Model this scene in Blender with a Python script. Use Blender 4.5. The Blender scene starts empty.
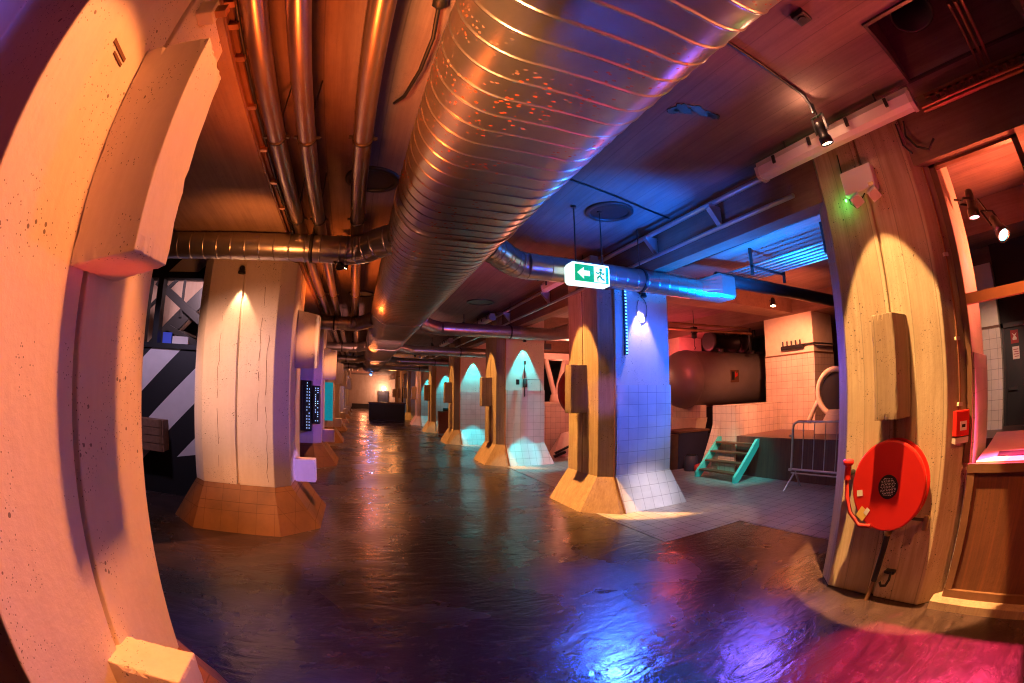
import bpy, math, random
from mathutils import Vector, Matrix
random.seed(7)
C = bpy.context.scene.collection
SC = bpy.context.scene
PI = math.pi

# ------------------------------------------------------------------ mesh builder
class MB:
    """collects verts / faces in world coordinates, then builds ONE mesh object"""
    def __init__(s): s.v = []; s.f = []; s.sm = []; s.p = []; s.lock = 0
    def add(s, vs, fs, smooth=False):
        if not s.lock: s.p.append((len(s.v),len(s.f)))
        o = len(s.v); s.v += [tuple(p) for p in vs]
        for f in fs: s.f.append(tuple(i + o for i in f)); s.sm.append(smooth)
        return s
    def box(s, x0, x1, y0, y1, z0, z1, M=None):
        vs = [Vector(p) for p in ((x0,y0,z0),(x1,y0,z0),(x1,y1,z0),(x0,y1,z0),(x0,y0,z1),(x1,y0,z1),(x1,y1,z1),(x0,y1,z1))]
        if M is not None: vs = [M @ p for p in vs]
        return s.add(vs, [(3,2,1,0),(4,5,6,7),(0,1,5,4),(1,2,6,5),(2,3,7,6),(3,0,4,7)])
    def bar(s, a, b, w, h, up=(0,0,1)):
        a = Vector(a); b = Vector(b); d = (b-a).normalized(); u = Vector(up)
        if abs(d.dot(u)) > .95: u = Vector((0,1,0))
        r = d.cross(u).normalized(); u = r.cross(d)
        vs = [p + r*i*w/2 + u*j*h/2 for p in (a,b) for i,j in ((-1,-1),(1,-1),(1,1),(-1,1))]
        return s.add(vs, [(3,2,1,0),(4,5,6,7),(0,1,5,4),(1,2,6,5),(2,3,7,6),(3,0,4,7)])
    def prism(s, bot, top, caps=True):
        n = len(bot); fs = [(i,(i+1)%n,n+(i+1)%n,n+i) for i in range(n)]
        if caps: fs += [tuple(reversed(range(n))), tuple(range(n,2*n))]
        return s.add(list(bot)+list(top), fs)
    def poly_x(s, pts, x0, x1):
        """extrude a (y,z) polygon along x"""
        return s.prism([(x0,y,z) for y,z in pts], [(x1,y,z) for y,z in pts])
    def poly_y(s, pts, y0, y1):
        return s.prism([(x,y0,z) for x,z in pts], [(x,y1,z) for x,z in pts])
    def lathe(s, c, axis, prof, seg=32, smooth=True):
        """prof: list of (distance along axis, radius)"""
        c = Vector(c); a = Vector(axis).normalized()
        u = a.orthogonal().normalized(); w = a.cross(u)
        vs = []; fs = []; n = len(prof)
        for t,r in prof:
            for k in range(seg):
                th = 2*PI*k/seg
                vs.append(c + a*t + (u*math.cos(th)+w*math.sin(th))*max(r,1e-4))
        for i in range(n-1):
            for k in range(seg):
                k2=(k+1)%seg
                fs.append((i*seg+k, i*seg+k2, (i+1)*seg+k2, (i+1)*seg+k))
        s.add(vs, fs, smooth); s.lock=1
        s.add([vs[k] for k in range(seg)], [tuple(reversed(range(seg)))])
        s.add([vs[(n-1)*seg+k] for k in range(seg)], [tuple(range(seg))]); s.lock=0
        return s
    def cyl(s, a, b, r, seg=16, smooth=True):
        a=Vector(a); b=Vector(b); L=(b-a).length
        return s.lathe(a, b-a, [(0,r),(L,r)], seg, smooth)
    def tube(s, path, r, seg=10, smooth=True, closed=False, rf=None):
        P=[Vector(p) for p in path]; n=len(P); T=[]
        for i in range(n):
            if closed: d=P[(i+1)%n]-P[i-1]
            else: d=P[min(i+1,n-1)]-P[max(i-1,0)]
            T.append(d.normalized())
        u=T[0].orthogonal().normalized(); vs=[]; fs=[]
        for i in range(n):
            u=(u-T[i]*u.dot(T[i])).normalized(); w=T[i].cross(u)
            rr = rf(i) if rf else r
            for k in range(seg):
                th=2*PI*k/seg; vs.append(P[i]+(u*math.cos(th)+w*math.sin(th))*rr)
        m = n if closed else n-1
        for i in range(m):
            j=(i+1)%n
            for k in range(seg):
                k2=(k+1)%seg; fs.append((i*seg+k,i*seg+k2,j*seg+k2,j*seg+k))
        s.add(vs,fs,smooth); s.lock=1
        if not closed:
            s.add(vs[:seg],[tuple(reversed(range(seg)))]); s.add(vs[-seg:],[tuple(range(seg))])
        s.lock=0
        return s
    def split(s, name, mat, parent):
        """one part per primitive"""
        out=[]; p=s.p+[(len(s.v),len(s.f))]
        for (a,fa),(b,fb) in zip(p,p[1:]):
            m=MB(); m.add(s.v[a:b],[tuple(i-a for i in f) for f in s.f[fa:fb]]); m.sm=s.sm[fa:fb]
            out.append(m.build(name,mat,parent))
        return out
    def build(s, name, mat, parent=None, bevel=0, kind=None, rough=0):
        if rough:
            rnd=random.Random(len(s.v)+int(rough*1e4))
        off = Vector((0,0,0)); p = parent
        while p is not None: off += p.location; p = p.parent
        me = bpy.data.meshes.new(name)
        vs=[Vector(q) for q in s.v]
        org=Vector((0,0,0))
        if parent is None:
            lo=[min(q[i] for q in vs) for i in range(3)]; hi=[max(q[i] for q in vs) for i in range(3)]
            org=Vector(((lo[0]+hi[0])/2,(lo[1]+hi[1])/2,lo[2])); off=org
        me.from_pydata([tuple(q-off) for q in vs],[],s.f)
        me.polygons.foreach_set('use_smooth', s.sm)
        me.update()
        import bmesh
        bm=bmesh.new(); bm.from_mesh(me)
        bmesh.ops.recalc_face_normals(bm, faces=bm.faces)
        if rough:      # chipped concrete edges
            bmesh.ops.remove_doubles(bm, verts=bm.verts, dist=1e-5)
            bmesh.ops.subdivide_edges(bm, edges=bm.edges, cuts=14, use_grid_fill=True)
            bm.normal_update()
            for v in bm.verts:
                if any(len(e.link_faces)==2 and e.calc_face_angle(0)>.6 for e in v.link_edges):
                    d_=rough*(.25*rnd.random()+ (rnd.random()**5)*1.3); v.co -= v.normal*d_
        bm.to_mesh(me); bm.free()
        if mat: me.materials.append(mat)
        o = bpy.data.objects.new(name, me); C.objects.link(o)
        o.location = org
        if parent is not None: o.parent = parent
        if bevel:
            b=o.modifiers.new('bevel','BEVEL'); b.width=bevel; b.segments=2; b.limit_method='ANGLE'; b.angle_limit=math.radians(40)
        if kind: o['kind']=kind
        return o

def thing(name, label, cat, loc=(0,0,0), group=None):
    o = bpy.data.objects.new(name, None); C.objects.link(o)
    o.location = loc; o.empty_display_size=.1
    o['label']=label; o['category']=cat
    if group: o['group']=group
    return o
def tag(o, label, cat, group=None, kind=None):
    o['label']=label; o['category']=cat
    if group: o['group']=group
    if kind: o['kind']=kind
    return o
def dup(root, loc, label):
    r=root.copy(); C.objects.link(r); r.location=loc; r['label']=label
    for ch in list(root.children):
        c=ch.copy(); C.objects.link(c); c.parent=r
        for g in list(ch.children):
            d=g.copy(); C.objects.link(d); d.parent=c
    return r
def rotz(x,y,z,a): return Matrix.Translation((x,y,z)) @ Matrix.Rotation(a,4,'Z')

# ------------------------------------------------------------------ materials
class N:
    def __init__(s,name):
        s.m=bpy.data.materials.new(name); s.m.use_nodes=True; s.t=s.m.node_tree; s.t.nodes.clear()
        s.out=s.n('ShaderNodeOutputMaterial'); s.b=s.n('ShaderNodeBsdfPrincipled'); s.l(s.b.outputs[0],s.out.inputs[0])
        s.pos=s.n('ShaderNodeNewGeometry').outputs['Position']
        s.geo=s.t.nodes[-1]
    def n(s,t,**k):
        o=s.t.nodes.new(t)
        for a,v in k.items(): setattr(o,a,v)
        return o
    def l(s,a,b): s.t.links.new(a,b)
    def val(s,x,sock):
        if isinstance(x,(int,float)): sock.default_value=x
        elif isinstance(x,(tuple,list)): sock.default_value=(*x,1) if len(x)==3 and sock.type=='RGBA' else x
        else: s.l(x,sock)
    def math(s,op,a,b=None,c=None):
        o=s.n('ShaderNodeMath',operation=op); s.val(a,o.inputs[0])
        if b is not None: s.val(b,o.inputs[1])
        if c is not None: s.val(c,o.inputs[2])
        return o.outputs[0]
    def scale(s,v,sc):
        o=s.n('ShaderNodeVectorMath',operation='MULTIPLY'); s.l(v,o.inputs[0]); o.inputs[1].default_value=sc; return o.outputs[0]
    def noise(s,scale,detail=4,rough=.55,vec=None,dist=0):
        o=s.n('ShaderNodeTexNoise'); s.l(vec if vec is not None else s.pos,o.inputs['Vector'])
        o.inputs['Scale'].default_value=scale; o.inputs['Detail'].default_value=detail; o.inputs['Roughness'].default_value=rough
        o.inputs['Distortion'].default_value=dist
        return o.outputs['Fac']
    def voro(s,scale,vec=None,rnd=1):
        o=s.n('ShaderNodeTexVoronoi'); s.l(vec if vec is not None else s.pos,o.inputs['Vector']); o.inputs['Scale'].default_value=scale
        o.inputs['Randomness'].default_value=rnd
        return o.outputs['Distance']
    def ramp(s,x,stops):
        o=s.n('ShaderNodeValToRGB'); s.val(x,o.inputs[0]); e=o.color_ramp.elements
        while len(e)<len(stops): e.new(.5)
        for i,(p,c) in enumerate(stops):
            e[i].position=p; e[i].color=(*c,1) if isinstance(c,(tuple,list)) else (c,c,c,1)
        return o.outputs[0]
    def mix(s,f,a,b,mode='MIX'):
        o=s.n('ShaderNodeMix',data_type='RGBA',blend_type=mode)
        s.val(f,o.inputs[0]); s.val(a,o.inputs[6]); s.val(b,o.inputs[7]); return o.outputs[2]
    def bump(s,h,strength=.4,dist=.02):
        o=s.n('ShaderNodeBump'); o.inputs['Strength'].default_value=strength; o.inputs['Distance'].default_value=dist
        s.val(h,o.inputs['Height']); s.l(o.outputs[0],s.b.inputs['Normal']); return o
    def set(s,**k):
        for a,v in k.items():
            s.val(v,s.b.inputs[a.replace('_',' ')])
        return s
    def sep(s):
        o=s.n('ShaderNodeSeparateXYZ'); s.l(s.pos,o.inputs[0]); return o.outputs

def plain(name,col,rough=.6,metal=0,emit=None,es=0,var=.15,nscale=9):
    n=N(name)
    if var:
        f=n.noise(nscale,5)
        c=n.mix(f,[x*(1-var) for x in col],[min(1,x*(1+var)) for x in col])
        n.set(Base_Color=c)
    else: n.set(Base_Color=col)
    n.set(Roughness=rough,Metallic=metal)
    if emit: n.set(Emission_Color=emit,Emission_Strength=es)
    return n.m

def concrete(name,c0,c1,stain,board=0,axis=2,pore=.35,stainamt=.5,rough=.8):
    """form-board concrete: blotches, vertical streaks, pores"""
    n=N(name)
    big=n.noise(1.7,6,.6); fine=n.noise(28,5,.6)
    st=n.scale(n.pos,(6,6,.7) if axis==2 else ((6,.5,6) if axis==1 else (.5,6,6)))
    streak=n.noise(1.6,5,.65,st)
    base=n.mix(n.ramp(big,[(.3,0.),(.7,1.)]),c0,c1)
    base=n.mix(n.math('MULTIPLY',n.ramp(streak,[(.48,0.),(.72,1.)]),stainamt),base,stain)
    base=n.mix(n.math('MULTIPLY',fine,.35),base,[x*.6 for x in c0])
    pm=n.noise(3.1,4,.6)
    v=n.voro(24); v2=n.voro(70)
    p1=n.math('MULTIPLY',n.math('LESS_THAN',v,.16),n.math('GREATER_THAN',pm,.57))
    p2=n.math('MULTIPLY',n.math('LESS_THAN',v2,.17),n.math('GREATER_THAN',pm,.515))
    pores=n.math('MAXIMUM',p1,p2)
    g2=n.noise(1.,5,.7,n.scale(n.pos,(34,34,1.1) if axis==2 else ((34,1.1,34) if axis==1 else (1.1,34,34))))
    base=n.mix(n.math('MULTIPLY',n.ramp(g2,[(.42,0.),(.70,1.)]),stainamt*.75),base,[x*1.15 for x in stain])
    base=n.mix(n.math('MULTIPLY',pores,pore),base,[x*.15 for x in stain])
    h=n.math('SUBTRACT',n.math('MULTIPLY',fine,.35),pores)
    h=n.math('ADD',h,n.math('MULTIPLY',big,.8))
    if board:
        s=n.sep(); co=[n.math('ADD',s[0],s[1]),s[0],s[1]][board-1]
        fr=n.math('FRACT',n.math('DIVIDE',co,.235))
        ln=n.math('LESS_THAN',fr,.035)
        idx=n.math('FLOOR',n.math('DIVIDE',co,.235))
        wn=n.n('ShaderNodeTexWhiteNoise',noise_dimensions='1D'); n.l(idx,wn.inputs['W'])
        base=n.mix(n.math('MULTIPLY',ln,.55),base,[x*.3 for x in c0])
        base=n.mix(n.math('MULTIPLY',wn.outputs['Value'],.28),base,stain)
        h=n.math('SUBTRACT',h,n.math('MULTIPLY',ln,.8))
    n.set(Base_Color=base,Roughness=rough); n.bump(h,.45,.012)
    return n.m

def tile(name,c,grout,size=.15,rough=.25,dirt=.25,lw=.03):
    n=N(name); s=n.sep()
    nm=n.n('ShaderNodeSeparateXYZ'); n.l(n.geo.outputs['True Normal'],nm.inputs[0])
    ls=[]
    for i in range(3):
        fr=n.math('FRACT',n.math('ADD',n.math('DIVIDE',s[i],size),.5 if i<2 else .05))
        ln=n.math('LESS_THAN',fr,lw)
        ls.append(n.math('MULTIPLY',ln,n.math('LESS_THAN',n.math('ABSOLUTE',nm.outputs[i]),.85)))
    m=n.math('MAXIMUM',n.math('MAXIMUM',ls[0],ls[1]),ls[2])
    fl=n.n('ShaderNodeVectorMath',operation='FLOOR'); sc=n.scale(n.pos,(1/size,1/size,1/size))
    ad=n.n('ShaderNodeVectorMath',operation='ADD'); n.l(sc,ad.inputs[0]); ad.inputs[1].default_value=(.5,.5,.05); n.l(ad.outputs[0],fl.inputs[0])
    wn=n.n('ShaderNodeTexWhiteNoise',noise_dimensions='3D'); n.l(fl.outputs[0],wn.inputs['Vector'])
    col=n.mix(n.math('MULTIPLY',wn.outputs['Value'],.22),c,[x*.55 for x in c])
    d=n.ramp(n.noise(2.5,6,.65),[(.42,0.),(.75,1.)])
    col=n.mix(n.math('MULTIPLY',d,dirt),col,[x*.35 for x in c])
    col=n.mix(m,col,grout)
    n.set(Base_Color=col,Roughness=n.math('ADD',n.math('MULTIPLY',m,.5),rough))
    n.bump(n.math('SUBTRACT',n.math('MULTIPLY',n.noise(7,2),.3),m),.35,.006)
    return n.m

M={}
M['white']=concrete('white_painted_concrete',(.80,.72,.66),(.70,.62,.56),(.55,.44,.36),0,pore=.8,stainamt=.25,rough=.65)
M['raw']=concrete('raw_concrete',(.60,.47,.34),(.46,.34,.23),(.24,.15,.09),1,pore=.85,stainamt=.6)
M['beam']=concrete('beam_concrete',(.30,.20,.14),(.20,.12,.08),(.10,.05,.03),0,axis=1,pore=.3,stainamt=.45)
M['ceil']=concrete('ceiling_concrete',(.27,.19,.17),(.19,.13,.12),(.09,.055,.05),2,axis=1,pore=.25,stainamt=.55)
M['wall']=concrete('plaster_wall',(.62,.48,.40),(.52,.38,.30),(.40,.25,.18),0,pore=.1)
M['darkwall']=plain('dark_wall',(.035,.028,.03),.8)
M['tile']=tile('white_glazed_tile',(.74,.72,.70),(.30,.28,.27),.165,.22,.25)
M['oldtile']=tile('old_cream_tile',(.72,.60,.48),(.20,.13,.10),.15,.35,.35)
M['ochre']=tile('dark_ochre_tile',(.22,.085,.022),(.12,.05,.018),.22,.6,.6,.02)
M['skirt']=concrete('worn_plinth_concrete',(.40,.27,.19),(.29,.19,.13),(.17,.09,.06),0,pore=.6,stainamt=.6)
M['black']=plain('black_paint',(.012,.012,.014),.45)
M['blackm']=plain('black_metal',(.02,.02,.022),.38,.3)
M['dark']=plain('dark_steel',(.06,.055,.055),.45,.7)
M['rust']=concrete('rusty_steel_panel',(.13,.05,.025),(.06,.022,.012),(.26,.09,.03),0,pore=.4,stainamt=.35,rough=.45)
M['brown']=plain('brown_steel',(.16,.075,.04),.5,.2,var=.35)
M['rail']=plain('orange_brown_steel',(.50,.22,.09),.5,.1,var=.25)
M['copper']=plain('copper_pipe',(.50,.24,.12),.35,.8,var=.2)
M['red']=plain('red_enamel',(.62,.02,.015),.35,var=.06)
M['redd']=plain('dark_red_rubber',(.35,.015,.012),.55)
M['whitep']=plain('white_plastic',(.75,.70,.66),.4,var=.04)
M['greyp']=plain('grey_plastic',(.55,.45,.42),.4,var=.05)
M['yellow']=plain('yellow_sticker',(.80,.55,.15),.5,var=.05)
M['brass']=plain('brass',(.55,.40,.16),.3,.9)
M['teal']=plain('teal_light_steel',(.10,.70,.62),.4,var=.1)  # teal light on the steps is put into this colour
M['wood']=plain('wood_slats',(.20,.10,.06),.6,var=.5,nscale=20)
M['tank']=plain('grey_tank_steel',(.26,.22,.21),.42,.25,var=.18,nscale=3)
M['galv']=plain('galvanised_tube',(.62,.62,.62),.3,.9,var=.1)
M['rubber']=plain('grey_rubber',(.10,.09,.085),.6)
M['cream']=plain('cream_paint',(.70,.60,.45),.5)
M['peach']=plain('painted_steel_tubes',(.75,.56,.46),.45)
M['navy']=plain('navy_cabinet',(.03,.03,.06),.5)
M['cyanlight']=plain('painted_cyan_light',(.02,.40,.50),.5,emit=(.0,.55,.75),es=.35)  # cyan light on surfaces, painted in as colour and glow
M['glow_w']=plain('warm_lens',(1,.9,.7),.4,emit=(1,.72,.42),es=14,var=0)
M['glow_c']=plain('cyan_lens',(.4,1,1),.4,emit=(.15,.95,1),es=9,var=0)
M['glow_m']=plain('pink_lens',(1,.5,.6),.4,emit=(1,.35,.42),es=9,var=0)
M['glow_b']=plain('blue_led',(.3,.6,1),.4,emit=(.10,.42,1),es=5,var=0)
M['led']=plain('tiny_led',(.5,.7,1),.4,emit=(.4,.6,1),es=2.5,var=0)
M['sign_w']=plain('sign_casing',(.9,1,.95),.4,emit=(.75,1,.9),es=1.6,var=0)
M['sign_g']=plain('sign_green',(.0,.5,.2),.4,emit=(.005,.42,.13),es=1.0,var=0)
M['sign_p']=plain('sign_pictogram',(.9,1,.95),.4,emit=(.8,1,.92),es=1.2,var=0)
M['sign_d']=plain('sign_figure_green',(.0,.4,.18),.4,emit=(.01,.30,.10),es=.8,var=0)
M['glow_g']=plain('green_led',(.2,1,.3),.4,emit=(.15,1,.2),es=6,var=0)
M['bluecard']=plain('blue_card_glow',(.05,.08,.6),.4,emit=(.03,.10,.6),es=.15,var=0)  # faint glow painted into the blue card, which is no lamp

def duct_mat(name,base,spots=False,pitch=.125,axis=1):
    n=N(name)
    f=n.noise(3.2,5,.6); g=n.noise(40,2)
    col=n.mix(n.ramp(f,[(.3,0.),(.7,1.)]),base,[x*.72 for x in base])
    rough=n.math('ADD',n.math('MULTIPLY',f,.14),.24)
    if spots:
        cl=n.ramp(n.noise(1.9,4,.6,n.scale(n.pos,(1,1.3,1))),[(.45,0.),(.56,1.)])
        sp=n.math('LESS_THAN',n.voro(42,n.scale(n.pos,(.55,1,1))),.23)
        msk=n.math('MULTIPLY',cl,sp)
        col=n.mix(msk,col,(.55,.09,.02))
        n.set(Metallic=n.math('SUBTRACT',.92,n.math('MULTIPLY',msk,.8)))
        rough=n.math('ADD',rough,n.math('MULTIPLY',msk,.3))
        n.bump(n.math('ADD',n.math('MULTIPLY',msk,1.),n.math('MULTIPLY',f,.6)),.3,.006)
    else:
        n.set(Metallic=.92); n.bump(n.math('ADD',f,n.math('MULTIPLY',g,.08)),.12,.006)
    n.set(Base_Color=col,Roughness=rough)
    return n.m
M['duct']=duct_mat('galvanised_duct',(.52,.50,.49))
M['maind']=duct_mat('oval_duct_steel',(.52,.48,.47),True)
M['pipe']=duct_mat('brownish_steel_pipe',(.42,.32,.27))

def floor_mat():
    n=N('wet_dark_concrete_floor'); s=n.sep()
    big=n.noise(.9,6,.62); mid=n.noise(3.5,6,.65,n.scale(n.pos,(1,1.6,1)),.6); fine=n.noise(30,4)
    col=n.mix(n.ramp(big,[(.32,0.),(.68,1.)]),(.024,.012,.011),(.062,.034,.031))
    col=n.mix(n.ramp(mid,[(.5,0.),(.75,.75)]),col,(.016,.009,.009))
    col=n.mix(n.math('MULTIPLY',fine,.35),col,(.075,.045,.042))
    wet=n.ramp(n.noise(.8,5,.6,n.scale(n.pos,(1.0,1.2,1)),.4),[(.28,.13),(.52,.27),(.80,.46)])
    sc=n.ramp(n.noise(1.,6,.7,n.scale(n.pos,(1.6,9,1)),1.2),[(.44,0.),(.66,1.)])
    col=n.mix(n.math('MULTIPLY',sc,.75),col,(.010,.006,.006))
    sp=n.ramp(n.noise(6.5,7,.75),[(.50,0.),(.80,1.)])
    col=n.mix(n.math('MULTIPLY',sp,.5),col,(.13,.085,.08))
    rp=n.noise(1.,5,.55,n.scale(n.pos,(3.2,7.5,1)),.9)
    rp2=n.noise(1.,3,.5,n.scale(n.pos,(14,22,1)))
    h=n.math('ADD',rp,n.math('MULTIPLY',rp2,.28))
    # shallow slab joints
    v=n.voro(.42,n.scale(n.pos,(.8,1,1)))
    n.set(Base_Color=col,Roughness=wet,Specular_IOR_Level=.75)
    n.bump(h,.30,.03)
    return n.m
M['floor']=floor_mat()
M['floortile']=tile('pale_floor_tile',(.34,.32,.31),(.10,.09,.09),.2,.32,.6,.035)
M['platform']=concrete('dark_red_wet_platform',(.13,.06,.05),(.09,.04,.035),(.20,.10,.07),0,pore=.2,rough=.35)

def stripes():
    n=N('black_white_diagonal_stripes'); s=n.sep()
    d=n.math('SUBTRACT',s[0],n.math('MULTIPLY',s[2],1.10))
    fr=n.math('FRACT',n.math('DIVIDE',n.math('ADD',d,4.94),1.06))
    blk=n.math('LESS_THAN',fr,.5)
    low=n.math('LESS_THAN',s[2],n.math('ADD',.62,n.math('MULTIPLY',n.math('ADD',s[0],2.4),.18)))
    m=n.math('MAXIMUM',blk,low)
    w=n.mix(n.noise(6,5),(.66,.62,.64),(.52,.48,.50))
    n.set(Base_Color=n.mix(m,w,(.010,.010,.012)),Roughness=.55)
    return n.m
M['stripes']=stripes()

# ------------------------------------------------------------------ camera (fisheye lens)
cam=bpy.data.cameras.new('camera'); co=bpy.data.objects.new('camera',cam); C.objects.link(co)
cam.type='PANO'; cam.sensor_width=36; cam.sensor_fit='HORIZONTAL'
FPX=449.91
try:
    cam.cycles.panorama_type='FISHEYE_EQUISOLID'; cam.cycles.fisheye_lens=FPX/1024*36; cam.cycles.fisheye_fov=math.radians(190)
except Exception:
    cam.panorama_type='FISHEYE_EQUISOLID'; cam.fisheye_lens=FPX/1024*36; cam.fisheye_fov=math.radians(190)
yaw,pitch,roll=map(math.radians,(-19.569,7.025,-.376))
R=Matrix.Rotation(yaw,3,'Z') @ Matrix.Rotation(pitch,3,'X') @ Matrix.Rotation(roll,3,'Y') @ Matrix.Rotation(PI/2,3,'X')
co.matrix_world=Matrix.Translation((0,0,1.6)) @ R.to_4x4()
cam.clip_start=.02; cam.clip_end=200
SC.camera=co

# ------------------------------------------------------------------ setting
def struct(mb,name,mat,**k): return mb.build(name,mat,kind='structure',**k)
struct(MB().box(-6,4.28,-4.5,49,-.3,0),'floor',M['floor'])
struct(MB().box(4.28,13,-4.5,49,-.3,0.004).box(3.05,4.28,3.64,5.2,0,.004).box(3.3,4.28,5.2,49,0,.004),'floor_right',M['floortile'])
CZ=3.6
HX0,HX1,HY0,HY1=2.30,3.02,-.95,.38
cm=MB().box(-6,HX0,-4.5,49,CZ,4.4).box(HX1,13,-4.5,49,CZ,4.4).box(HX0,HX1,-4.5,HY0,CZ,4.4).box(HX0,HX1,HY1,49,CZ,4.4).box(HX0,HX1,HY0,HY1,4.3,4.4)
struct(cm,'ceiling',M['ceil'])
struct(MB().box(-6.2,-6,-4.5,49,0,4.4),'wall_left',M['darkwall'])
struct(MB().box(13,13.2,-4.5,49,0,4.4),'wall_right',M['darkwall'])
struct(MB().box(-6,13,48.6,48.8,0,4.4),'wall_back',M['wall'])
struct(MB().box(-6,13,-4.7,-4.5,0,4.4),'wall_front',M['darkwall'])
struct(MB().box(-6,13,48.5,48.6,0,.5),'baseboard_back',M['black'])
BZ=3.09
struct(MB().box(3.27,3.48,-4.5,48.6,BZ,CZ),'trim_1',M['beam'])
struct(MB().box(-2.08,-.83,-4.5,48.6,BZ,CZ),'trim_2',M['beam'])
struct(MB().box(8.3,9.3,-4.5,48.6,3.2,CZ),'trim_3',M['beam'])
for i,y in enumerate((5.83,10.45,15.1,19.8)):
    struct(MB().box(4.40,8.3,y-.3,y+.3,3.24,CZ),'trim_%d'%(i+4),M['beam'])
# striped partition with a window onto the staircase
struct(MB().box(-6,-2.0,6.1,6.3,0,2.08).box(-6,-3.42,6.1,6.3,2.08,CZ).box(-3.42,-2.0,6.1,6.3,3.14,CZ),'wall_middle',M['stripes'])
w=MB().box(-3.42,-2.0,6.06,6.2,2.06,2.13).box(-3.42,-2.0,6.06,6.2,3.06,3.15).box(-3.42,-3.36,6.06,6.2,2.13,3.06).box(-3.20,-3.10,6.06,6.2,2.13,3.06).build('window_1',M['blackm'],kind='structure')
struct(MB().box(-6,-2.1,8.6,8.8,0,CZ),'wall_far',M['wall'])
# raised floor in the machine hall and parapet
struct(MB().box(6.75,13,-4.4,5.98,0,.76).box(8.3,13,5.98,48,0,.02),'floor_upper',M['platform'])
pm=MB(); pts=[(5.97,.0),(6.62,.0),(6.62,1.36),(5.97,1.36)]
pm.box(6.7,8.35,5.97,6.62,0,1.36)
pm.prism([(6.45,6.43,0),(6.72,6.43,0),(6.72,6.62,0),(6.45,6.75,0)],[(6.695,6.43,.95),(6.72,6.43,.95),(6.72,6.62,.95),(6.695,6.615,.95)])
struct(pm,'wall_low',M['oldtile'])
# raised bay behind the steel panel
struct(MB().box(3.42,5.3,-4.0,.48,0,1.0),'floor_side',M['peach'])

# ------------------------------------------------------------------ pillars
CH=.17
def octo(x0,x1,y0,y1,c,z,e=0,side=0,notch=False):
    """chamfered rectangle, notch on the -X(side=-1)/+X(side=1) corridor face and on the -Y face"""
    x0-=e;x1+=e;y0-=e;y1+=e
    xc=(x0+x1)/2; yc=(y0+y1)/2; p=[]
    nw,nd=.013,.035
    p+= [(x0+c,y0)]
    if notch: p+=[(xc-nw,y0),(xc-nw,y0+nd),(xc+nw,y0+nd),(xc+nw,y0)]
    p+= [(x1-c,y0),(x1,y0+c)]
    if notch and side>0: p+=[(x1,yc-nw),(x1-nd,yc-nw),(x1-nd,yc+nw),(x1,yc+nw)]
    p+= [(x1,y1-c),(x1-c,y1),(x0+c,y1),(x0,y1-c)]
    if notch and side<0: p+=[(x0,yc+nw),(x0+nd,yc+nw),(x0+nd,yc-nw),(x0,yc-nw)]
    p+= [(x0,y0+c)]
    return [(x,y,z) for x,y in p]

def right_pillar(yc, label, skirt=True, tiles=True, xf=3.18, name='concrete_pillar', zb=3.6):
    x0,x1,y0,y1=xf,xf+1.2,yc-.62,yc+.62
    t=thing(name,label,'pillar',(xf+.6,yc,0),'right row of pillars')
    z0=.0 if not skirt else .46
    MB().prism(octo(x0,x1,y0,y1,CH,z0,0,-1,True),octo(x0,x1,y0,y1,CH,zb,0,-1,True)).build('shaft',M['raw'],t,bevel=.008)
    if skirt:
        b=octo(x0,x1,y0,y1,.40,0,.29); s=octo(x0,x1,y0,y1,CH,.47,0.006)
        MB().prism(b,s).build('plinth',M['skirt'],t)
        # tiled slope in front of the cross face
        MB().prism([(x0+.20,y0-.30,0),(x1+.10,y0-.30,0),(x1+.10,y0,0),(x0+.20,y0,0)],
                   [(x0+CH+.0,y0-.05,.50),(x1-.06,y0-.05,.50),(x1-.06,y0,.50),(x0+CH+.0,y0,.50)]).build('tiled_slope',M['tile'],t)
        MB().tube([(x0+CH-.012,y0-.03,zb),(x0+CH-.01,y0-.022,.5),(x0+.18,y0-.31,.01)],.016,8).build('corner_pipe',M['copper'],t)
    if tiles:
        MB().box(x0+CH+.01,x1-.06,y0-.045,y0,z0 if skirt else 0,1.75).build('tile_cladding',M['tile'],t)
        MB().box(x0+CH+.01,x1-.06,y0-.012,y0,1.75,zb).build('white_render',M['white'],t)
    # protruding block on the corridor face
    MB().prism([(x0,yc-.14,1.36),(x0-.25,yc-.10,1.36),(x0-.25,yc+.09,1.36),(x0,yc+.13,1.36)][::-1],
               [(x0,yc-.14,2.06),(x0-.25,yc-.10,2.06),(x0-.25,yc+.09,2.06),(x0,yc+.13,2.06)][::-1]).build('wall_block',M['raw'],t,bevel=.004,rough=.009)
    return t
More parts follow.
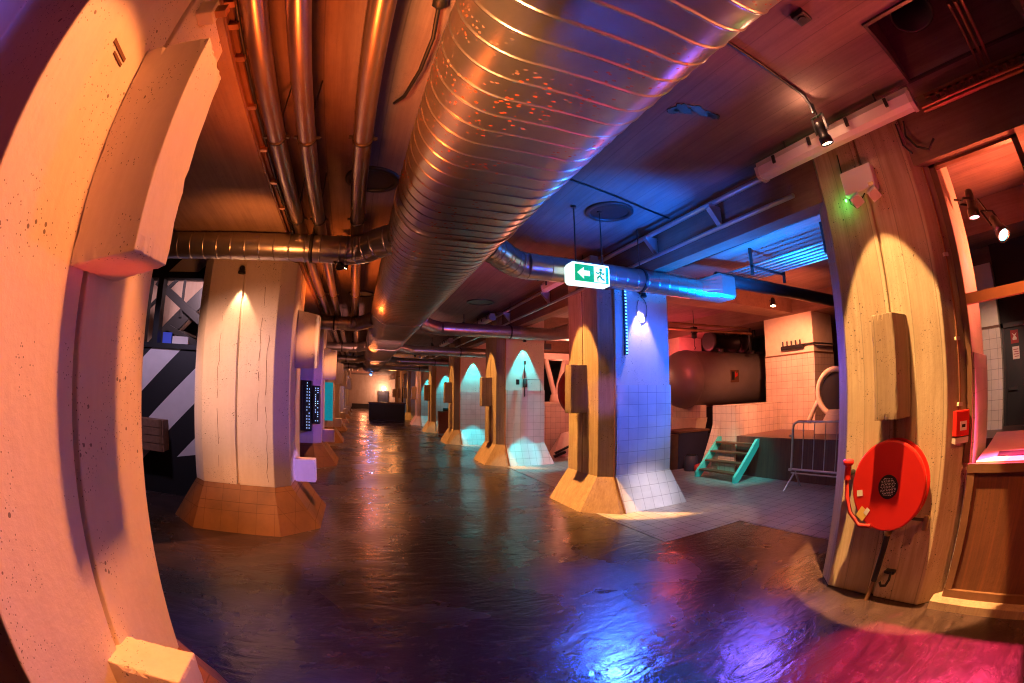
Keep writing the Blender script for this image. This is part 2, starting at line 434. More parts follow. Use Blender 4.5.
def left_pillar(yc,label,xf=-.83,step=False):
    x1,x0,y0,y1=xf,xf-1.25,yc-.65,yc+.65
    t=thing('painted_pillar',label,'pillar',(xf-.6,yc,0),'left row of pillars')
    fp=lambda z: octo(x0,x1,y0,y1,CH,z,0,1,True)
    if step:   # the near corner of this one is stepped: flange edge, then the recessed face
        fp=lambda z: [(x,y,z) for x,y in [(x0+CH,y0),(xf-.45,y0),(xf-.45,y0+.14),(xf,y0+.14),(xf,yc-.013),(xf-.035,yc-.013),(xf-.035,yc+.013),(xf,yc+.013),(xf,y1-CH),(xf-CH,y1),(x0+CH,y1),(x0,y1-CH),(x0,y0+CH)]]
    MB().prism(fp(.48),fp(3.6)).build('shaft',M['white'],t,bevel=.008)
    MB().prism(octo(x0,x1,y0,y1,.42,0,.34),octo(x0,x1,y0,y1,CH,.49,-.005)).build('plinth',M['ochre'],t)
    MB().prism([(x1,yc+.185,1.89),(x1+.30,yc+.02,1.90),(x1+.30,yc-.19,1.88),(x1,yc-.10,1.87)],
               [(x1,yc+.185,2.56),(x1+.30,yc+.02,2.53),(x1+.30,yc-.19,2.53),(x1,yc-.10,2.60)]).build('upper_block',M['white'],t,bevel=.004,rough=.006)
    MB().prism([(x1-.02,yc-.10,.46),(x1-.02,yc+.09,.46),(x1+.27,yc+.09,.46),(x1+.27,yc-.10,.46)],
               [(x1-.02,yc-.10,.75),(x1-.02,yc+.09,.75),(x1+.27,yc+.09,.75),(x1+.27,yc-.10,.75)]).build('lower_block',M['white'],t,bevel=.004,rough=.008)
    return t
R0Y=1.18; SP=4.65
ordn=['nearest','second','third','fourth','fifth','sixth','seventh','eighth','ninth']
rp=[]
rp.append(right_pillar(R0Y,'bare concrete pillar carrying the red hose reel at right',skirt=False,xf=3.24))
rp.append(right_pillar(R0Y+SP,'concrete pillar with blue-lit tiled side behind the exit sign'))
rp.append(right_pillar(R0Y+2*SP,'concrete pillar with cyan-lit side just left of the blue-lit pillar'))
for k in range(3,9):
    d={3:'concrete pillar with cyan-lit side, fourth along the right row',4:'pale orange concrete pillar, fifth along the right row',5:'pinkish concrete pillar, sixth along the right row',6:'small distant concrete pillar, seventh along the right row',7:'small distant concrete pillar, eighth along the right row',8:'farthest concrete pillar at the end of the right row'}[k]
    rp.append(dup(rp[2],(rp[2].location.x,R0Y+k*SP,0),d))
lp=[]
L0Y=1.10
lp.append(left_pillar(L0Y,'huge white-painted pillar lit orange at left edge',xf=-.87,step=True))
lp.append(left_pillar(L0Y+SP-.02,'white-painted pillar on brown plinth beside the striped wall'))
for k in range(2,9):
    lp.append(dup(lp[1],(lp[1].location.x,L0Y+k*SP,0),'white-painted pillar, %s along the left row'%ordn[k] if k<8 else 'farthest white-painted pillar of the left row'))
cr=MB(); rnd=random.Random(5); yf=lp[1].location.y-.65
for x0_,za,zb_ in ((-1.18,1.3,2.75),(-1.08,.62,2.2),(-1.70,.8,2.4)):
    z_=zb_; x_=x0_
    while z_>za:
        z2=z_-rnd.uniform(.05,.14); x2=x0_+rnd.uniform(-.012,.012)
        if rnd.random()<.8: cr.bar((x_,yf-.0008,z_),(x2,yf-.0008,z2),.003,rnd.uniform(.002,.006),up=(1,0,0))
        z_,x_=z2,x2
cr.build('surface_cracks',M['brown'],lp[1])
# chiselled marks on the near left pillar
g=MB()
g.box(-.872,-.866,.80,.905,2.470,2.484).box(-.872,-.866,.83,.90,2.448,2.458)
tag(g.build('wall_slot',M['brown']),'small dark double slot cut high in the nearest left pillar','slot')

def side_pillar(x0,x1,y0,y1,z0,zt,label):
    t=thing('tiled_pillar',label,'pillar',((x0+x1)/2,(y0+y1)/2,z0),'tiled pillars beyond the right row')
    MB().box(x0,x1,y0,y1,z0,zt).build('tile_cladding',M['oldtile'],t)
    MB().box(x0+.01,x1-.01,y0+.01,y1-.01,zt,3.22).build('shaft',M['cream'],t)
    MB().box(x0-.005,x1+.005,y0-.005,y1+.005,zt-.02,zt+.015).build('edge_strip',M['brown'],t)
    return t
side_pillar(8.3,9.25,5.0,6.4,.76,2.36,'tiled pillar rising from the platform right of the tank')
side_pillar(8.3,9.2,9.5,10.9,0,2.6,'pink-lit pillar behind the left end of the grey tank')
side_pillar(8.3,9.2,14.1,15.5,0,2.6,'far tiled pillar seen between the second and third right pillars')
side_pillar(7.72,8.4,.6,1.02,.76,2.27,'narrow white-tiled pillar inside the bay at far right')

# ------------------------------------------------------------------ big oval duct
def oval_ring(y,e,n=22,xl=.476,xr=.876,zc=3.05,r=.30):
    p=[]
    for k in range(n+1):
        a=PI/2+PI*k/n; p.append((xl+(r+e)*math.cos(a),y,zc+(r+e)*math.sin(a)))
    for i in range(1,6): p.append((xl+(xr-xl)*i/6,y,zc-r-e))
    for k in range(n+1):
        a=-PI/2+PI*k/n; p.append((xr+(r+e)*math.cos(a),y,zc+(r+e)*math.sin(a)))
    for i in range(1,6): p.append((xr-(xr-xl)*i/6,y,zc+r+e))
    return p
t=thing('oval_ventilation_duct','large flat oval spiral duct running along the ceiling','duct',(.676,10,2.75))
d=MB(); rings=[]; y=-3.0
while y<24.2:
    sp=.125
    for dy,e in ((0,0),(.008,.0),(.010,.005),(.015,.005),(.017,0),(.025,0)): rings.append(oval_ring(y+dy,e))
    y+=sp
n=len(rings[0]); vs=[p for r_ in rings for p in r_]; fs=[]
for i in range(len(rings)-1):
    for k in range(n):
        k2=(k+1)%n; fs.append((i*n+k,i*n+k2,(i+1)*n+k2,(i+1)*n+k))
d.add(vs,fs,True); d.add(rings[0],[tuple(range(n))]); d.add(rings[-1],[tuple(range(n))])
d.build('duct_shell',M['maind'],t)
for yy in (3.1,7.4,11.7,16.0,20.3):
    a=oval_ring(yy,.002);b=oval_ring(yy+.002,.012);c=oval_ring(yy+.05,.012);e=oval_ring(yy+.052,.002)
    m=MB(); vs=a+b+c+e; m.add(vs,[(i*n+k,i*n+(k+1)%n,(i+1)*n+(k+1)%n,(i+1)*n+k) for i in range(3) for k in range(n)])
    m.build('joint_band',M['maind'],t)
for yy in (1.9,6.2,10.5,14.8):
    m=MB()
    for x in (.30,1.06): m.cyl((x,yy,3.28),(x,yy,CZ),.006,6)
    m.split('hanger_rod',M['dark'],t)

# ------------------------------------------------------------------ cross ducts
def spiral(path,r,pitch=.12,seg=28):
    """round duct along a polyline with raised seams"""
    P=[Vector(p) for p in path]; pts=[];rad=[]
    segs=[(P[i],P[i+1]) for i in range(len(P)-1)]
    nxt=0;acc=0
    marks=[]
    for a,b in segs:
        L=(b-a).length; dd=(b-a)/L
        s_=0
        pts.append(a.copy());rad.append(r)
        while nxt<L-.03:
            if nxt>.03:
                for o,e in ((-.012,0),(-.005,0),(-.003,.0035),(.003,.0035),(.005,0),(.012,0)):
                    pts.append(a+dd*(nxt+o)); rad.append(r+e)
            nxt+=pitch
        nxt-=L
        if nxt<0: nxt=.04
    pts.append(P[-1]);rad.append(r)
    return MB().tube(pts,r,seg,True,rf=lambda i:rad[i])
def left_duct(yc,label):
    t=thing('branch_duct',label,'duct',(-1.5,yc,2.95),'branch ducts left of the oval duct')
    el=[(.25,yc-.28,3.005),(.13,yc-.20,2.99),(.04,yc-.11,2.97),(-.05,yc-.04,2.955),(-.16,yc,2.95),(-.30,yc,2.95)]
    spiral(el,.14,.06).build('elbow',M['duct'],t)
    spiral([(-.30,yc,2.95),(-3.9,yc,2.95)],.135,.155).build('duct_tube',M['duct'],t)
    m=MB(); m.lathe((-.545,yc,2.95),(1,0,0),[(-.018,.139),(-.016,.146),(.016,.146),(.018,.139)],28)
    m.box(-.56,-.53,yc-.02,yc+.02,3.10,3.16); m.cyl((-.545,yc,3.14),(-.545,yc,CZ),.006,6)
    m.build('clamp_hanger',M['dark'],t)
    return t
def right_duct(yc,label):
    t=thing('branch_duct',label,'duct',(2.7,yc,2.95),'branch ducts right of the oval duct')
    el=[(1.12,yc-.34,3.005),(1.25,yc-.24,2.99),(1.38,yc-.12,2.97),(1.50,yc-.04,2.955),(1.62,yc,2.95),(1.75,yc,2.95)]
    spiral(el,.14,.06).build('elbow',M['duct'],t)
    spiral([(1.75,yc,2.95),(4.02,yc,2.95)],.135,.155).build('duct_tube',M['duct'],t)
    # transition piece: round to a wide rectangular mouth
    seg=24; a=[];b=[];c=[]
    for k in range(seg):
        th=2*PI*(k+.5)/seg; cy,cz=math.cos(th),math.sin(th)
        a.append((4.02,yc+.137*cy,2.95+.137*cz))
        mx=max(abs(cy),abs(cz)); b.append((4.35,yc+.19*cy/mx,3.02+.165*cz/mx)); c.append((4.62,yc+.19*cy/mx,3.02+.165*cz/mx))
    m=MB(); m.add(a+b+c,[(i*seg+k,i*seg+(k+1)%seg,(i+1)*seg+(k+1)%seg,(i+1)*seg+k) for i in range(2) for k in range(seg)])
    m.add(c,[tuple(range(seg))])
    m.build('mouth_piece',M['duct'],t)
    m=MB(); m.lathe((3.1,yc,2.95),(1,0,0),[(-.018,.139),(-.016,.146),(.016,.146),(.018,.139)],28)
    m.cyl((3.1,yc,3.11),(3.1,yc,CZ),.006,6); m.build('clamp_hanger',M['dark'],t)
    return t
ld=left_duct(4.2,'round branch duct crossing in front of the white-painted pillar at left')
for k in range(1,5): dup(ld,(-1.5,4.2+k*SP,2.95),['','small round branch duct, second on the left of the oval duct','small round branch duct, third on the left of the oval duct','distant round branch duct, fourth on the left of the oval duct','farthest round branch duct on the left of the oval duct'][k])
rd=right_duct(4.2,'blue-lit round branch duct running behind the exit sign')
for k in range(1,5): dup(rd,(2.7,4.2+k*SP,2.95),['','round branch duct above the cyan-lit pillar, second on the right','round branch duct, third on the right of the oval duct','distant round branch duct, fourth on the right of the oval duct','farthest round branch duct on the right of the oval duct'][k])

# ------------------------------------------------------------------ ceiling pipes on the left
def ceil_pipe(x,z,r,label):
    t=thing('ceiling_pipe',label,'pipe',(x,10,z),'ceiling pipes left of the oval duct')
    MB().tube([(x,yy,z) for yy in (-3,2,8,16,30)],r,20).build('pipe_tube',M['pipe'],t)
    for yy in (2.45,3.85,7.0,11.0):
        m=MB(); m.lathe((x,yy,z),(0,1,0),[(-.014,r+.001),(-.012,r+.007),(.012,r+.007),(.014,r+.001)],20)
        m.box(x-r-.03,x-r,yy-.01,yy+.01,z-.008,z+.008).box(x+r,x+r+.03,yy-.01,yy+.01,z-.008,z+.008)
        m.cyl((x,yy,z+r),(x,yy,CZ),.006,6)
        m.build('pipe_clamp',M['dark'],t)
ceil_pipe(-.68,3.12,.060,'left one of the twin pipes under the ceiling at upper left')
ceil_pipe(-.475,3.12,.058,'right one of the twin pipes under the ceiling at upper left')
ceil_pipe(-.115,3.14,.062,'single ceiling pipe nearest to the oval duct')
t=thing('cable_rail','thin clipped cable rail along the beam left of the twin pipes','rail',(-.80,10,3.05))
MB().box(-.828,-.79,-3,30,3.125,3.145).box(-.828,-.815,-3,30,3.095,3.18).build('channel',M['brown'],t)
MB().tube([(-.772,yy,3.13) for yy in (-3,10,30)],.011,8).build('cable',M['blackm'],t)
for yy in (1.27,1.42,1.66,2.1,2.6,3.1,3.6):
    MB().box(-.84,-.765,yy-.018,yy+.018,3.10,3.155).build('clip',M['copper'],t)
t=thing('junction_box','small orange-lit boxes at the top of the nearest left pillar','box',(-.82,1.2,3.0))
MB().box(-.87,-.79,1.16,1.24,2.94,3.02).build('box_body',M['cream'],t,bevel=.006)
MB().box(-.79,-.74,1.18,1.22,2.96,3.00).build('cable_gland',M['copper'],t)

# cable loop hanging by the oval duct
t=thing('hanging_cable','dark cable with black connector hanging left of the oval duct','cable',(.19,1.7,3.4))
MB().tube([(.12,1.35,3.58),(.15,1.55,3.50),(.17,1.75,3.42),(.15,2.0,3.38),(.10,2.3,3.40),(.05,2.6,3.56)],.012,8).build('cord',M['black'],t)
MB().lathe((.15,1.52,3.52),(0.1,.8,-.4),[(-.06,.02),(-.05,.04),(.05,.04),(.07,.015)],14).build('connector',M['black'],t)

# ------------------------------------------------------------------ ceiling details
def disc(x,y,r,label):
    t=thing('ceiling_vent',label,'vent',(x,y,CZ),'round ceiling vents')
    MB().lathe((x,y,CZ),(0,0,-1),[(0,r),(.02,r),(.025,r-.015),(.025,r-.05),(.005,r-.055)],36).build('vent_ring',M['dark'],t)
    MB().lathe((x,y,CZ),(0,0,-1),[(0,r-.06),(.008,r-.06)],36).build('vent_plate',M['black'],t)
disc(2.50,3.87,.27,'dark round ceiling vent above the exit sign')
disc(-.02,3.92,.27,'dark round ceiling vent above the single pipe')
disc(2.50,9.05,.30,'dark round ceiling vent above the second right branch duct')
disc(-.02,9.0,.28,'dark round ceiling vent beyond the first left branch duct')
t=thing('ceiling_shaft_pipe','wide black pipe mouth inside the square ceiling opening','pipe',(2.62,-.05,3.8))
MB().lathe((2.62,0.02,4.29),(0,0,-1),[(0,.2),(.52,.2),(.52,.18),(.2,.18)],32).build('pipe_mouth',M['black'],t)
m=MB().box(2.27,3.05,.375,.40,3.585,3.6).box(2.27,2.30,-.97,.38,3.585,3.6).box(3.02,3.05,-.97,.38,3.585,3.6)
tag(m.build('hatch_frame',M['dark']),'dark steel edge framing the square ceiling opening','frame')
tag(MB().tube([(2.45,-.35,3.575),(3.2,-.35,3.575)],.018,8).tube([(2.45,-.41,3.575),(3.2,-.41,3.575)],.018,8).tube([(2.45,-.29,3.575),(3.2,-.29,3.575)],.012,8).build('conduit_bundle',M['brown']),'bundle of thin conduits crossing the square ceiling opening','conduit')
t=thing('ceiling_box','small square junction box on the ceiling at upper right','box',(1.93,.68,3.55))
MB().box(1.88,1.98,.63,.73,3.56,3.6).build('box_body',M['dark'],t,bevel=.006)
MB().lathe((1.93,.68,3.56),(0,0,-1),[(0,.03),(.008,.03)],16).build('box_lid',M['black'],t)
tag(MB().tube([(1.1,1.15,3.585),(2.2,1.19,3.585),(2.55,1.19,3.58),(2.63,1.20,3.54),(2.64,1.20,3.46)],.014,8).build('lamp_cable',M['black']),'black cable along the ceiling feeding the spotlight by the fixture','cable')
tag(MB().tube([(1.5,3.3,3.585),(2.2,3.45,3.585),(2.8,3.6,3.585),(3.2,3.68,3.585)],.010,8).build('ceiling_cable',M['blackm']),'thin cable across the blue-lit ceiling beside the round vent','cable')
pt=MB(); rnd=random.Random(11)
for cx_,cy_,ra,rb in ((1.98,1.93,.10,.05),(2.10,1.88,.12,.045),(2.22,1.86,.08,.03),(1.93,1.99,.05,.04)):
    q=[(cx_+ra*math.cos(2*PI*k/26)*rnd.uniform(.6,1.15),cy_+rb*math.sin(2*PI*k/26)*rnd.uniform(.55,1.3)) for k in range(26)]
    pt.prism([(x,y,3.594) for x,y in q],[(x,y,3.6) for x,y in q])
tag(pt.build('ceiling_patch',M['black']),'ragged black patch on the ceiling right of the oval duct','patch')

# ------------------------------------------------------------------ fluorescent fixtures
def fixture(yc,label):
    t=thing('batten_light',label,'light fixture',(2.98,yc,3.36),'batten lights along the beam')
    MB().box(2.92,3.04,yc-.83,yc+.83,3.44,3.50).build('housing',M['greyp'],t,bevel=.01)
    pts=[(2.90,3.44),(2.915,3.37),(2.95,3.345),(3.01,3.345),(3.045,3.37),(3.06,3.44)]
    MB().poly_y(pts,yc-.80,yc+.80).build('diffuser',M['whitep'],t)
    for s in (-1,1):
        MB().poly_y([(2.89,3.445),(2.905,3.36),(2.945,3.335),(3.015,3.335),(3.055,3.36),(3.07,3.445)],yc+s*.815-.018,yc+s*.815+.018).build('end_cap',M['greyp'],t)
    for k in range(4):
        yy=yc-.6+.4*k
        MB().box(2.885,2.90,yy-.015,yy+.015,3.40,3.47).box(3.06,3.075,yy-.015,yy+.015,3.40,3.47).split('clip',M['dark'],t)
    MB().cyl((2.98,yc-.5,3.5),(2.98,yc-.5,CZ),.008,6).cyl((2.98,yc+.5,3.5),(2.98,yc+.5,CZ),.008,6).split('hanger',M['dark'],t)
    return t
fx=fixture(1.25,'long fluorescent batten light beside the red-lit ceiling at upper right')
for k in range(1,5): dup(fx,(2.98,1.25+k*SP,3.36),['','batten light just beyond the exit sign','batten light above the cyan-lit pillar, third along the row','distant batten light, fourth along the row','farthest batten light of the ceiling row'][k])
# conduits and tray along the beam
def conduit_run(name,x,z,r,y0,y1,label,cat='conduit'):
    return tag(MB().tube([(x,y0,z),(x,(y0+y1)/2,z),(x,y1,z)],r,10).build(name,M['galv']),label,cat)
conduit_run('beam_conduit',3.13,3.46,.028,2.2,24,'upper blue-lit conduit along the beam right of the corridor')
conduit_run('beam_conduit',3.17,3.20,.022,1.9,24,'lower blue-lit conduit along the beam right of the corridor')
for k,yy in enumerate((2.9,4.0,7.1,9.2)):
    o=MB().poly_y([(3.06,3.40),(3.22,3.40),(3.22,3.22)],yy-.03,yy+.03).box(3.05,3.22,yy-.035,yy+.035,3.40,3.43).build('conduit_bracket',M['galv'])
    tag(o,['triangular conduit bracket nearest to the right pillar','triangular conduit bracket above the exit sign','small conduit bracket, third along the beam','small conduit bracket, farthest along the beam'][k],'bracket','conduit brackets on the beam')
t=thing('cable_tray','perforated cable tray with conduits at upper right edge','cable tray',(3.14,-.6,3.4))
m=MB()
for yy in [(-2.2+.09*i) for i in range(28)]: m.box(3.06,3.22,yy,yy+.05,3.44,3.452)
m.box(3.06,3.08,-2.2,.33,3.44,3.47).box(3.2,3.22,-2.2,.33,3.44,3.47)
m.build('tray_deck',M['brown'],t)
for x,z in ((3.10,3.40),(3.13,3.385),(3.17,3.40)):
    MB().tube([(x,-2.2,z),(x,-.5,z),(x,.40,z)],.012,8).build('cable',M['copper'],t)

# ------------------------------------------------------------------ exit sign
t=thing('exit_sign','green illuminated exit sign with arrow hanging by two rods','sign',(2.23,3.9,2.73))
Y0=3.86
MB().prism([(1.985,Y0+.02,2.76),(2.01,Y0+.0,2.73),(2.44,Y0,2.73),(2.46,Y0+.02,2.76),(2.46,Y0+.02,2.92),(2.44,Y0,2.95),(2.01,Y0,2.95),(1.985,Y0+.02,2.92)],
           [(1.985,Y0+.13,2.76),(2.01,Y0+.13,2.73),(2.44,Y0+.13,2.73),(2.46,Y0+.13,2.76),(2.46,Y0+.13,2.92),(2.44,Y0+.13,2.95),(2.01,Y0+.13,2.95),(1.985,Y0+.13,2.92)]).build('casing',M['sign_w'],t)
MB().box(2.035,2.43,Y0-.006,Y0,2.752,2.928).build('green_panel',M['sign_g'],t)
yy0,yy1=Y0-.010,Y0-.005
ax,az=2.06,2.84
MB().poly_y([(ax,az),(ax+.075,az+.06),(ax+.075,az+.027),(ax+.145,az+.027),(ax+.145,az-.027),(ax+.075,az-.027),(ax+.075,az-.06)],yy0,yy1).build('arrow',M['sign_p'],t)
MB().box(2.255,2.395,yy0,yy1,2.757,2.923).build('doorway',M['sign_p'],t)
m=MB(); f0,f1=Y0-.014,Y0-.010
m.lathe((2.335,f1,2.893),(0,-1,0),[(0,.016),(.004,.016)],14)
for a,b,w in (((2.332,2.874),(2.322,2.826),.030),((2.332,2.870),(2.300,2.85),.013),((2.300,2.85),(2.278,2.862),.012),((2.332,2.868),(2.362,2.845),.013),((2.362,2.845),(2.375,2.862),.012),
            ((2.320,2.828),(2.292,2.800),.017),((2.292,2.800),(2.296,2.767),.015),((2.324,2.828),(2.345,2.797),.017),((2.345,2.797),(2.378,2.785),.015)):
    m.bar((a[0],(f0+f1)/2,a[1]),(b[0],(f0+f1)/2,b[1]),.004,w)
m.build('running_figure',M['sign_d'],t)
m=MB()
for x in (2.08,2.40): m.cyl((x,Y0+.06,2.95),(x,Y0+.06,CZ),.007,8).lathe((x,Y0+.06,CZ),(0,0,-1),[(0,.03),(.02,.03)],12)
m.build('hanging_rods',M['blackm'],t)

# ------------------------------------------------------------------ spotlights
def aim_basis(d):
    d=Vector(d).normalized(); return d
def spotlight(pos,target,label,lens,anchor,r=.045,L=.17,group=None):
    p=Vector(pos); d=(Vector(target)-p).normalized()
    t=thing('spotlight',label,'spotlight',tuple(p),group or 'spotlights in the hall')
    b=p-d*L
    MB().lathe(b,d,[(0,r*.55),(.015,r*.8),(.05,r*.9),(L*.65,r*.9),(L*.7,r*1.15),(L,r*1.2),(L,r*1.02),(L*.93,r)],20).build('housing',M['blackm'],t)
    MB().lathe(p-d*.012,d,[(0,r*.98),(.004,r*.98)],18).build('lens',lens,t)
    a=Vector(anchor); q=b+d*L*.45
    m=MB(); side=d.cross(Vector((0,0,1)))
    side = side.normalized() if side.length>.05 else Vector((0,1,0))
    for s in (-1,1): m.bar(q+side*s*r*1.25,q+side*s*r*1.25+(a-q)*.55,.006,.02)
    m.bar(q-side*r*1.3+(a-q)*.55,q+side*r*1.3+(a-q)*.55,.02,.008)
    m.bar(q+(a-q)*.5,a,.02,.012)
    m.build('bracket',M['blackm'],t)
    return t
spotlight((2.73,1.21,3.24),(3.1,1.17,1.9),'black spotlight with lit lens beside the long batten light',M['glow_w'],(2.70,1.21,3.58))
spotlight((3.95,.36,2.80),(3.9,.45,1.0),'black spotlight with pinkish lens in the right opening',M['glow_m'],(3.88,.52,2.97),r=.055,L=.24)
spotlight((4.02,.10,2.62),(3.3,-.45,1.4),'black spotlight with cyan lens at far right',M['glow_c'],(4.0,.28,2.96),r=.06,L=.24)
spotlight((3.80,5.09,3.0),(3.80,5.12,1.0),'small spotlight at the top of the blue-lit pillar side',M['glow_w'],(3.80,5.197,3.08),r=.04,L=.10)
spotlight((3.78,9.745,2.88),(3.78,9.78,1.0),'small cyan spotlight at the top of the third right pillar',M['glow_c'],(3.78,9.847,2.95),r=.035,L=.09)
spotlight((3.78,14.395,2.88),(3.78,14.43,1.0),'tiny cyan spotlight at the top of the fourth right pillar',M['glow_c'],(3.78,14.497,2.95),r=.035,L=.09)
spotlight((-1.475,4.975,2.87),(-1.475,5.01,1.0),'small spotlight at the top of the white-painted pillar face',M['glow_w'],(-1.475,5.079,2.95),r=.04,L=.09)
spotlight((-.24,4.17,2.76),(-.1,4.0,2.0),'small spotlight clipped under the left branch duct',M['glow_w'],(-.30,4.2,2.84),r=.035,L=.08)
spotlight((6.55,4.78,3.08),(6.3,4.6,2.0),'black spotlight with two bright lenses above the platform steps',M['glow_w'],(6.7,4.9,3.24),r=.05,L=.16)
for k in range(5):
    yy=L0Y+.02+(k+1)*SP
    spotlight((2.50,R0Y+(k+1)*SP,3.28),(3.1,R0Y+(k+1)*SP,1.6),'small ceiling spotlight facing the %s right pillar'%ordn[k+1],M['glow_w'],(2.48,R0Y+(k+1)*SP,3.58),r=.04,L=.12)
for k in range(5):
    yy=L0Y+(k+1)*SP
    spotlight((-.02-.26,yy,3.20),(-.8,yy,1.4),'small ceiling spotlight facing the %s left pillar'%ordn[k+1],M['glow_w'],(-.28,yy,3.58),r=.04,L=.12)

# ------------------------------------------------------------------ things on the right pillar
xf=3.24
t=thing('emergency_light','white emergency light box with two lamp heads and green indicator','emergency light',(3.19,1.21,2.9))
MB().box(xf-.10,xf,1.06,1.37,3.0,3.2).build('battery_box',M['whitep'],t,bevel=.012)
MB().box(xf-.104,xf-.10,1.075,1.125,3.015,3.04).build('orange_label',M['copper'],t)
for yy in (1.10,1.27):
    h=MB().lathe((xf-.085,yy,2.965),(-.6,-.3,-.75),[(-.02,.03),(0,.055),(.05,.065),(.055,.055)],4,False).build('lamp_head',M['whitep'],t)
    MB().lathe((xf-.085-.6*.05,yy-.3*.05,2.965-.75*.05),(-.6,-.3,-.75),[(0,.045),(.006,.045)],14).build('lamp_lens',M['greyp'],h)
MB().tube([(xf-.04,1.2,3.0),(xf-.05,1.30,2.90),(xf-.03,1.36,2.96),(xf-.02,1.38,3.2),(xf-.02,1.37,3.4)],.006,6).build('cable',M['black'],t)
MB().lathe((xf-.05,1.385,2.99),(0,1,0),[(0,.012),(.01,.012)],10).build('indicator',M['glow_g'],t)

# hose reel
t=thing('fire_hose_reel','round red fire hose reel hanging on the right pillar','hose reel',(3.1,1.16,.59))
rc=Vector((3.075,1.145,.90))
MB().lathe(rc,(1,0,0),[(0,.001),(0,.306),(.004,.316),(.012,.320),(.030,.320),(.036,.312),(.036,.10)],72,False).build('front_disc',M['red'],t)
MB().lathe(rc+Vector((.12,0,0)),(1,0,0),[(0,.10),(0,.318),(.006,.322),(.012,.318),(.012,.1)],64,False).build('back_disc',M['red'],t)
m=MB()
for i in range(4):
    for j in range(3):
        m.tube([rc+Vector((.045+.022*i,math.cos(a)*(.23+.026*j),math.sin(a)*(.23+.026*j))) for a in [2*PI*k/40 for k in range(40)]],.013,6,closed=True)
m.build('coiled_hose',M['redd'],t)
MB().cyl(rc+Vector((.01,0,0)),rc+Vector((.125,0,0)),.10,24).build('drum',M['red'],t)
MB().cyl(rc+Vector((.125,0,0)),(xf-.001,rc.y,rc.z),.05,16).build('axle_mount',M['dark'],t)
lb=MB().lathe(rc,(-1,0,0),[(0.0,.085),(.003,.085),(.0045,.08)],32,False).build('hub_label',M['black'],t)
m=MB(); rnd=random.Random(3)
m.box(rc.x-.0052,rc.x-.0044,rc.y-.03,rc.y+.03,rc.z-.06,rc.z+.06)
for i in range(12):
    zz=rc.z+.058-.0105*i; hw=math.sqrt(max(0,.072**2-(zz-rc.z)**2)); yy=rc.y-hw*rnd.uniform(.7,1)
    while yy<rc.y+hw-.008:
        w_=rnd.uniform(.006,.02); m.box(rc.x-.0056,rc.x-.0044,yy,min(yy+w_,rc.y+hw),zz-.0022,zz+.0022); yy+=w_+rnd.uniform(.004,.012)
m.v=m.v[8:]; m.f=[tuple(i-8 for i in f) for f in m.f[6:]]; m.sm=m.sm[6:]
m.build('label_print',M['whitep'],lb)
M1=Matrix.Translation((rc.x-.0015,rc.y+.19,rc.z-.20)) @ Matrix.Rotation(math.radians(32),4,'X')
MB().box(-.001,.001,-.035,.045,-.055,.03,M1).build('yellow_sticker',M['yellow'],t)
MB().box(-.0018,.0005,-.035,.0,.0,.05,M1).build('white_sticker',M['whitep'],t)
M2=Matrix.Translation((rc.x-.0015,rc.y+.245,rc.z-.06)) @ Matrix.Rotation(math.radians(-10),4,'X')
MB().box(-.001,.0005,-.025,.025,-.022,.022,M2).build('white_sticker',M['whitep'],t)
t=thing('hose_valve','small red hose valve left of the round reel','valve',(3.15,1.56,.95))
MB().cyl((3.13,1.545,.92),(3.13,1.545,1.02),.028,14).build('valve_body',M['red'],t)
MB().lathe((3.13,1.545,1.035),(0,0,1),[(-.02,.02),(0,.045),(.03,.045),(.035,.03)],14).build('valve_wheel',M['red'],t)
MB().cyl((3.13,1.545,.96),(xf-.002,1.545,.96),.02,10).build('inlet_pipe',M['dark'],t)
MB().tube([(3.13,1.545,.92),(3.12,1.53,.80),(3.10,1.47,.68),(3.08,1.36,.60),(3.07,1.25,.61)],.017,10).build('hose',M['redd'],t)
t=thing('hose_nozzle_hook','brass hose nozzle hooked right of the round reel','hook',(3.16,.80,.66))
MB().tube([(3.14,.98,.68),(3.14,.90,.675),(3.15,.82,.67)],.012,8).build('hook_arm',M['dark'],t)
MB().cyl((3.15,.80,.60),(3.15,.80,.70),.022,12).cyl((3.15,.80,.66),(xf,.80,.66),.015,8).build('nozzle',M['brass'],t)
t=thing('stand_pipe','slanting black pipe below the round reel','pipe',(3.2,1.16,0))
MB().cyl((3.19,1.13,.54),(3.17,1.165,.16),.026,14).build('upper_pipe',M['black'],t)
MB().cyl((3.17,1.165,.16),(3.15,1.185,0),.019,12).build('lower_pipe',M['brown'],t)
MB().lathe((3.19,1.13,.55),(0,0,1),[(-.03,.03),(.0,.036),(.02,.02)],12).cyl((3.19,1.13,.53),(xf-.001,1.13,.53),.018,8).build('elbow_joint',M['brass'],t)
MB().tube([(3.19,1.03,.24),(3.15,1.02,.20),(3.15,1.04,.15),(3.15,1.08,.14),(3.15,1.10,.17)],.012,8).box(3.18,3.239,1.0,1.09,.23,.25).build('iron_hook',M['blackm'],t)
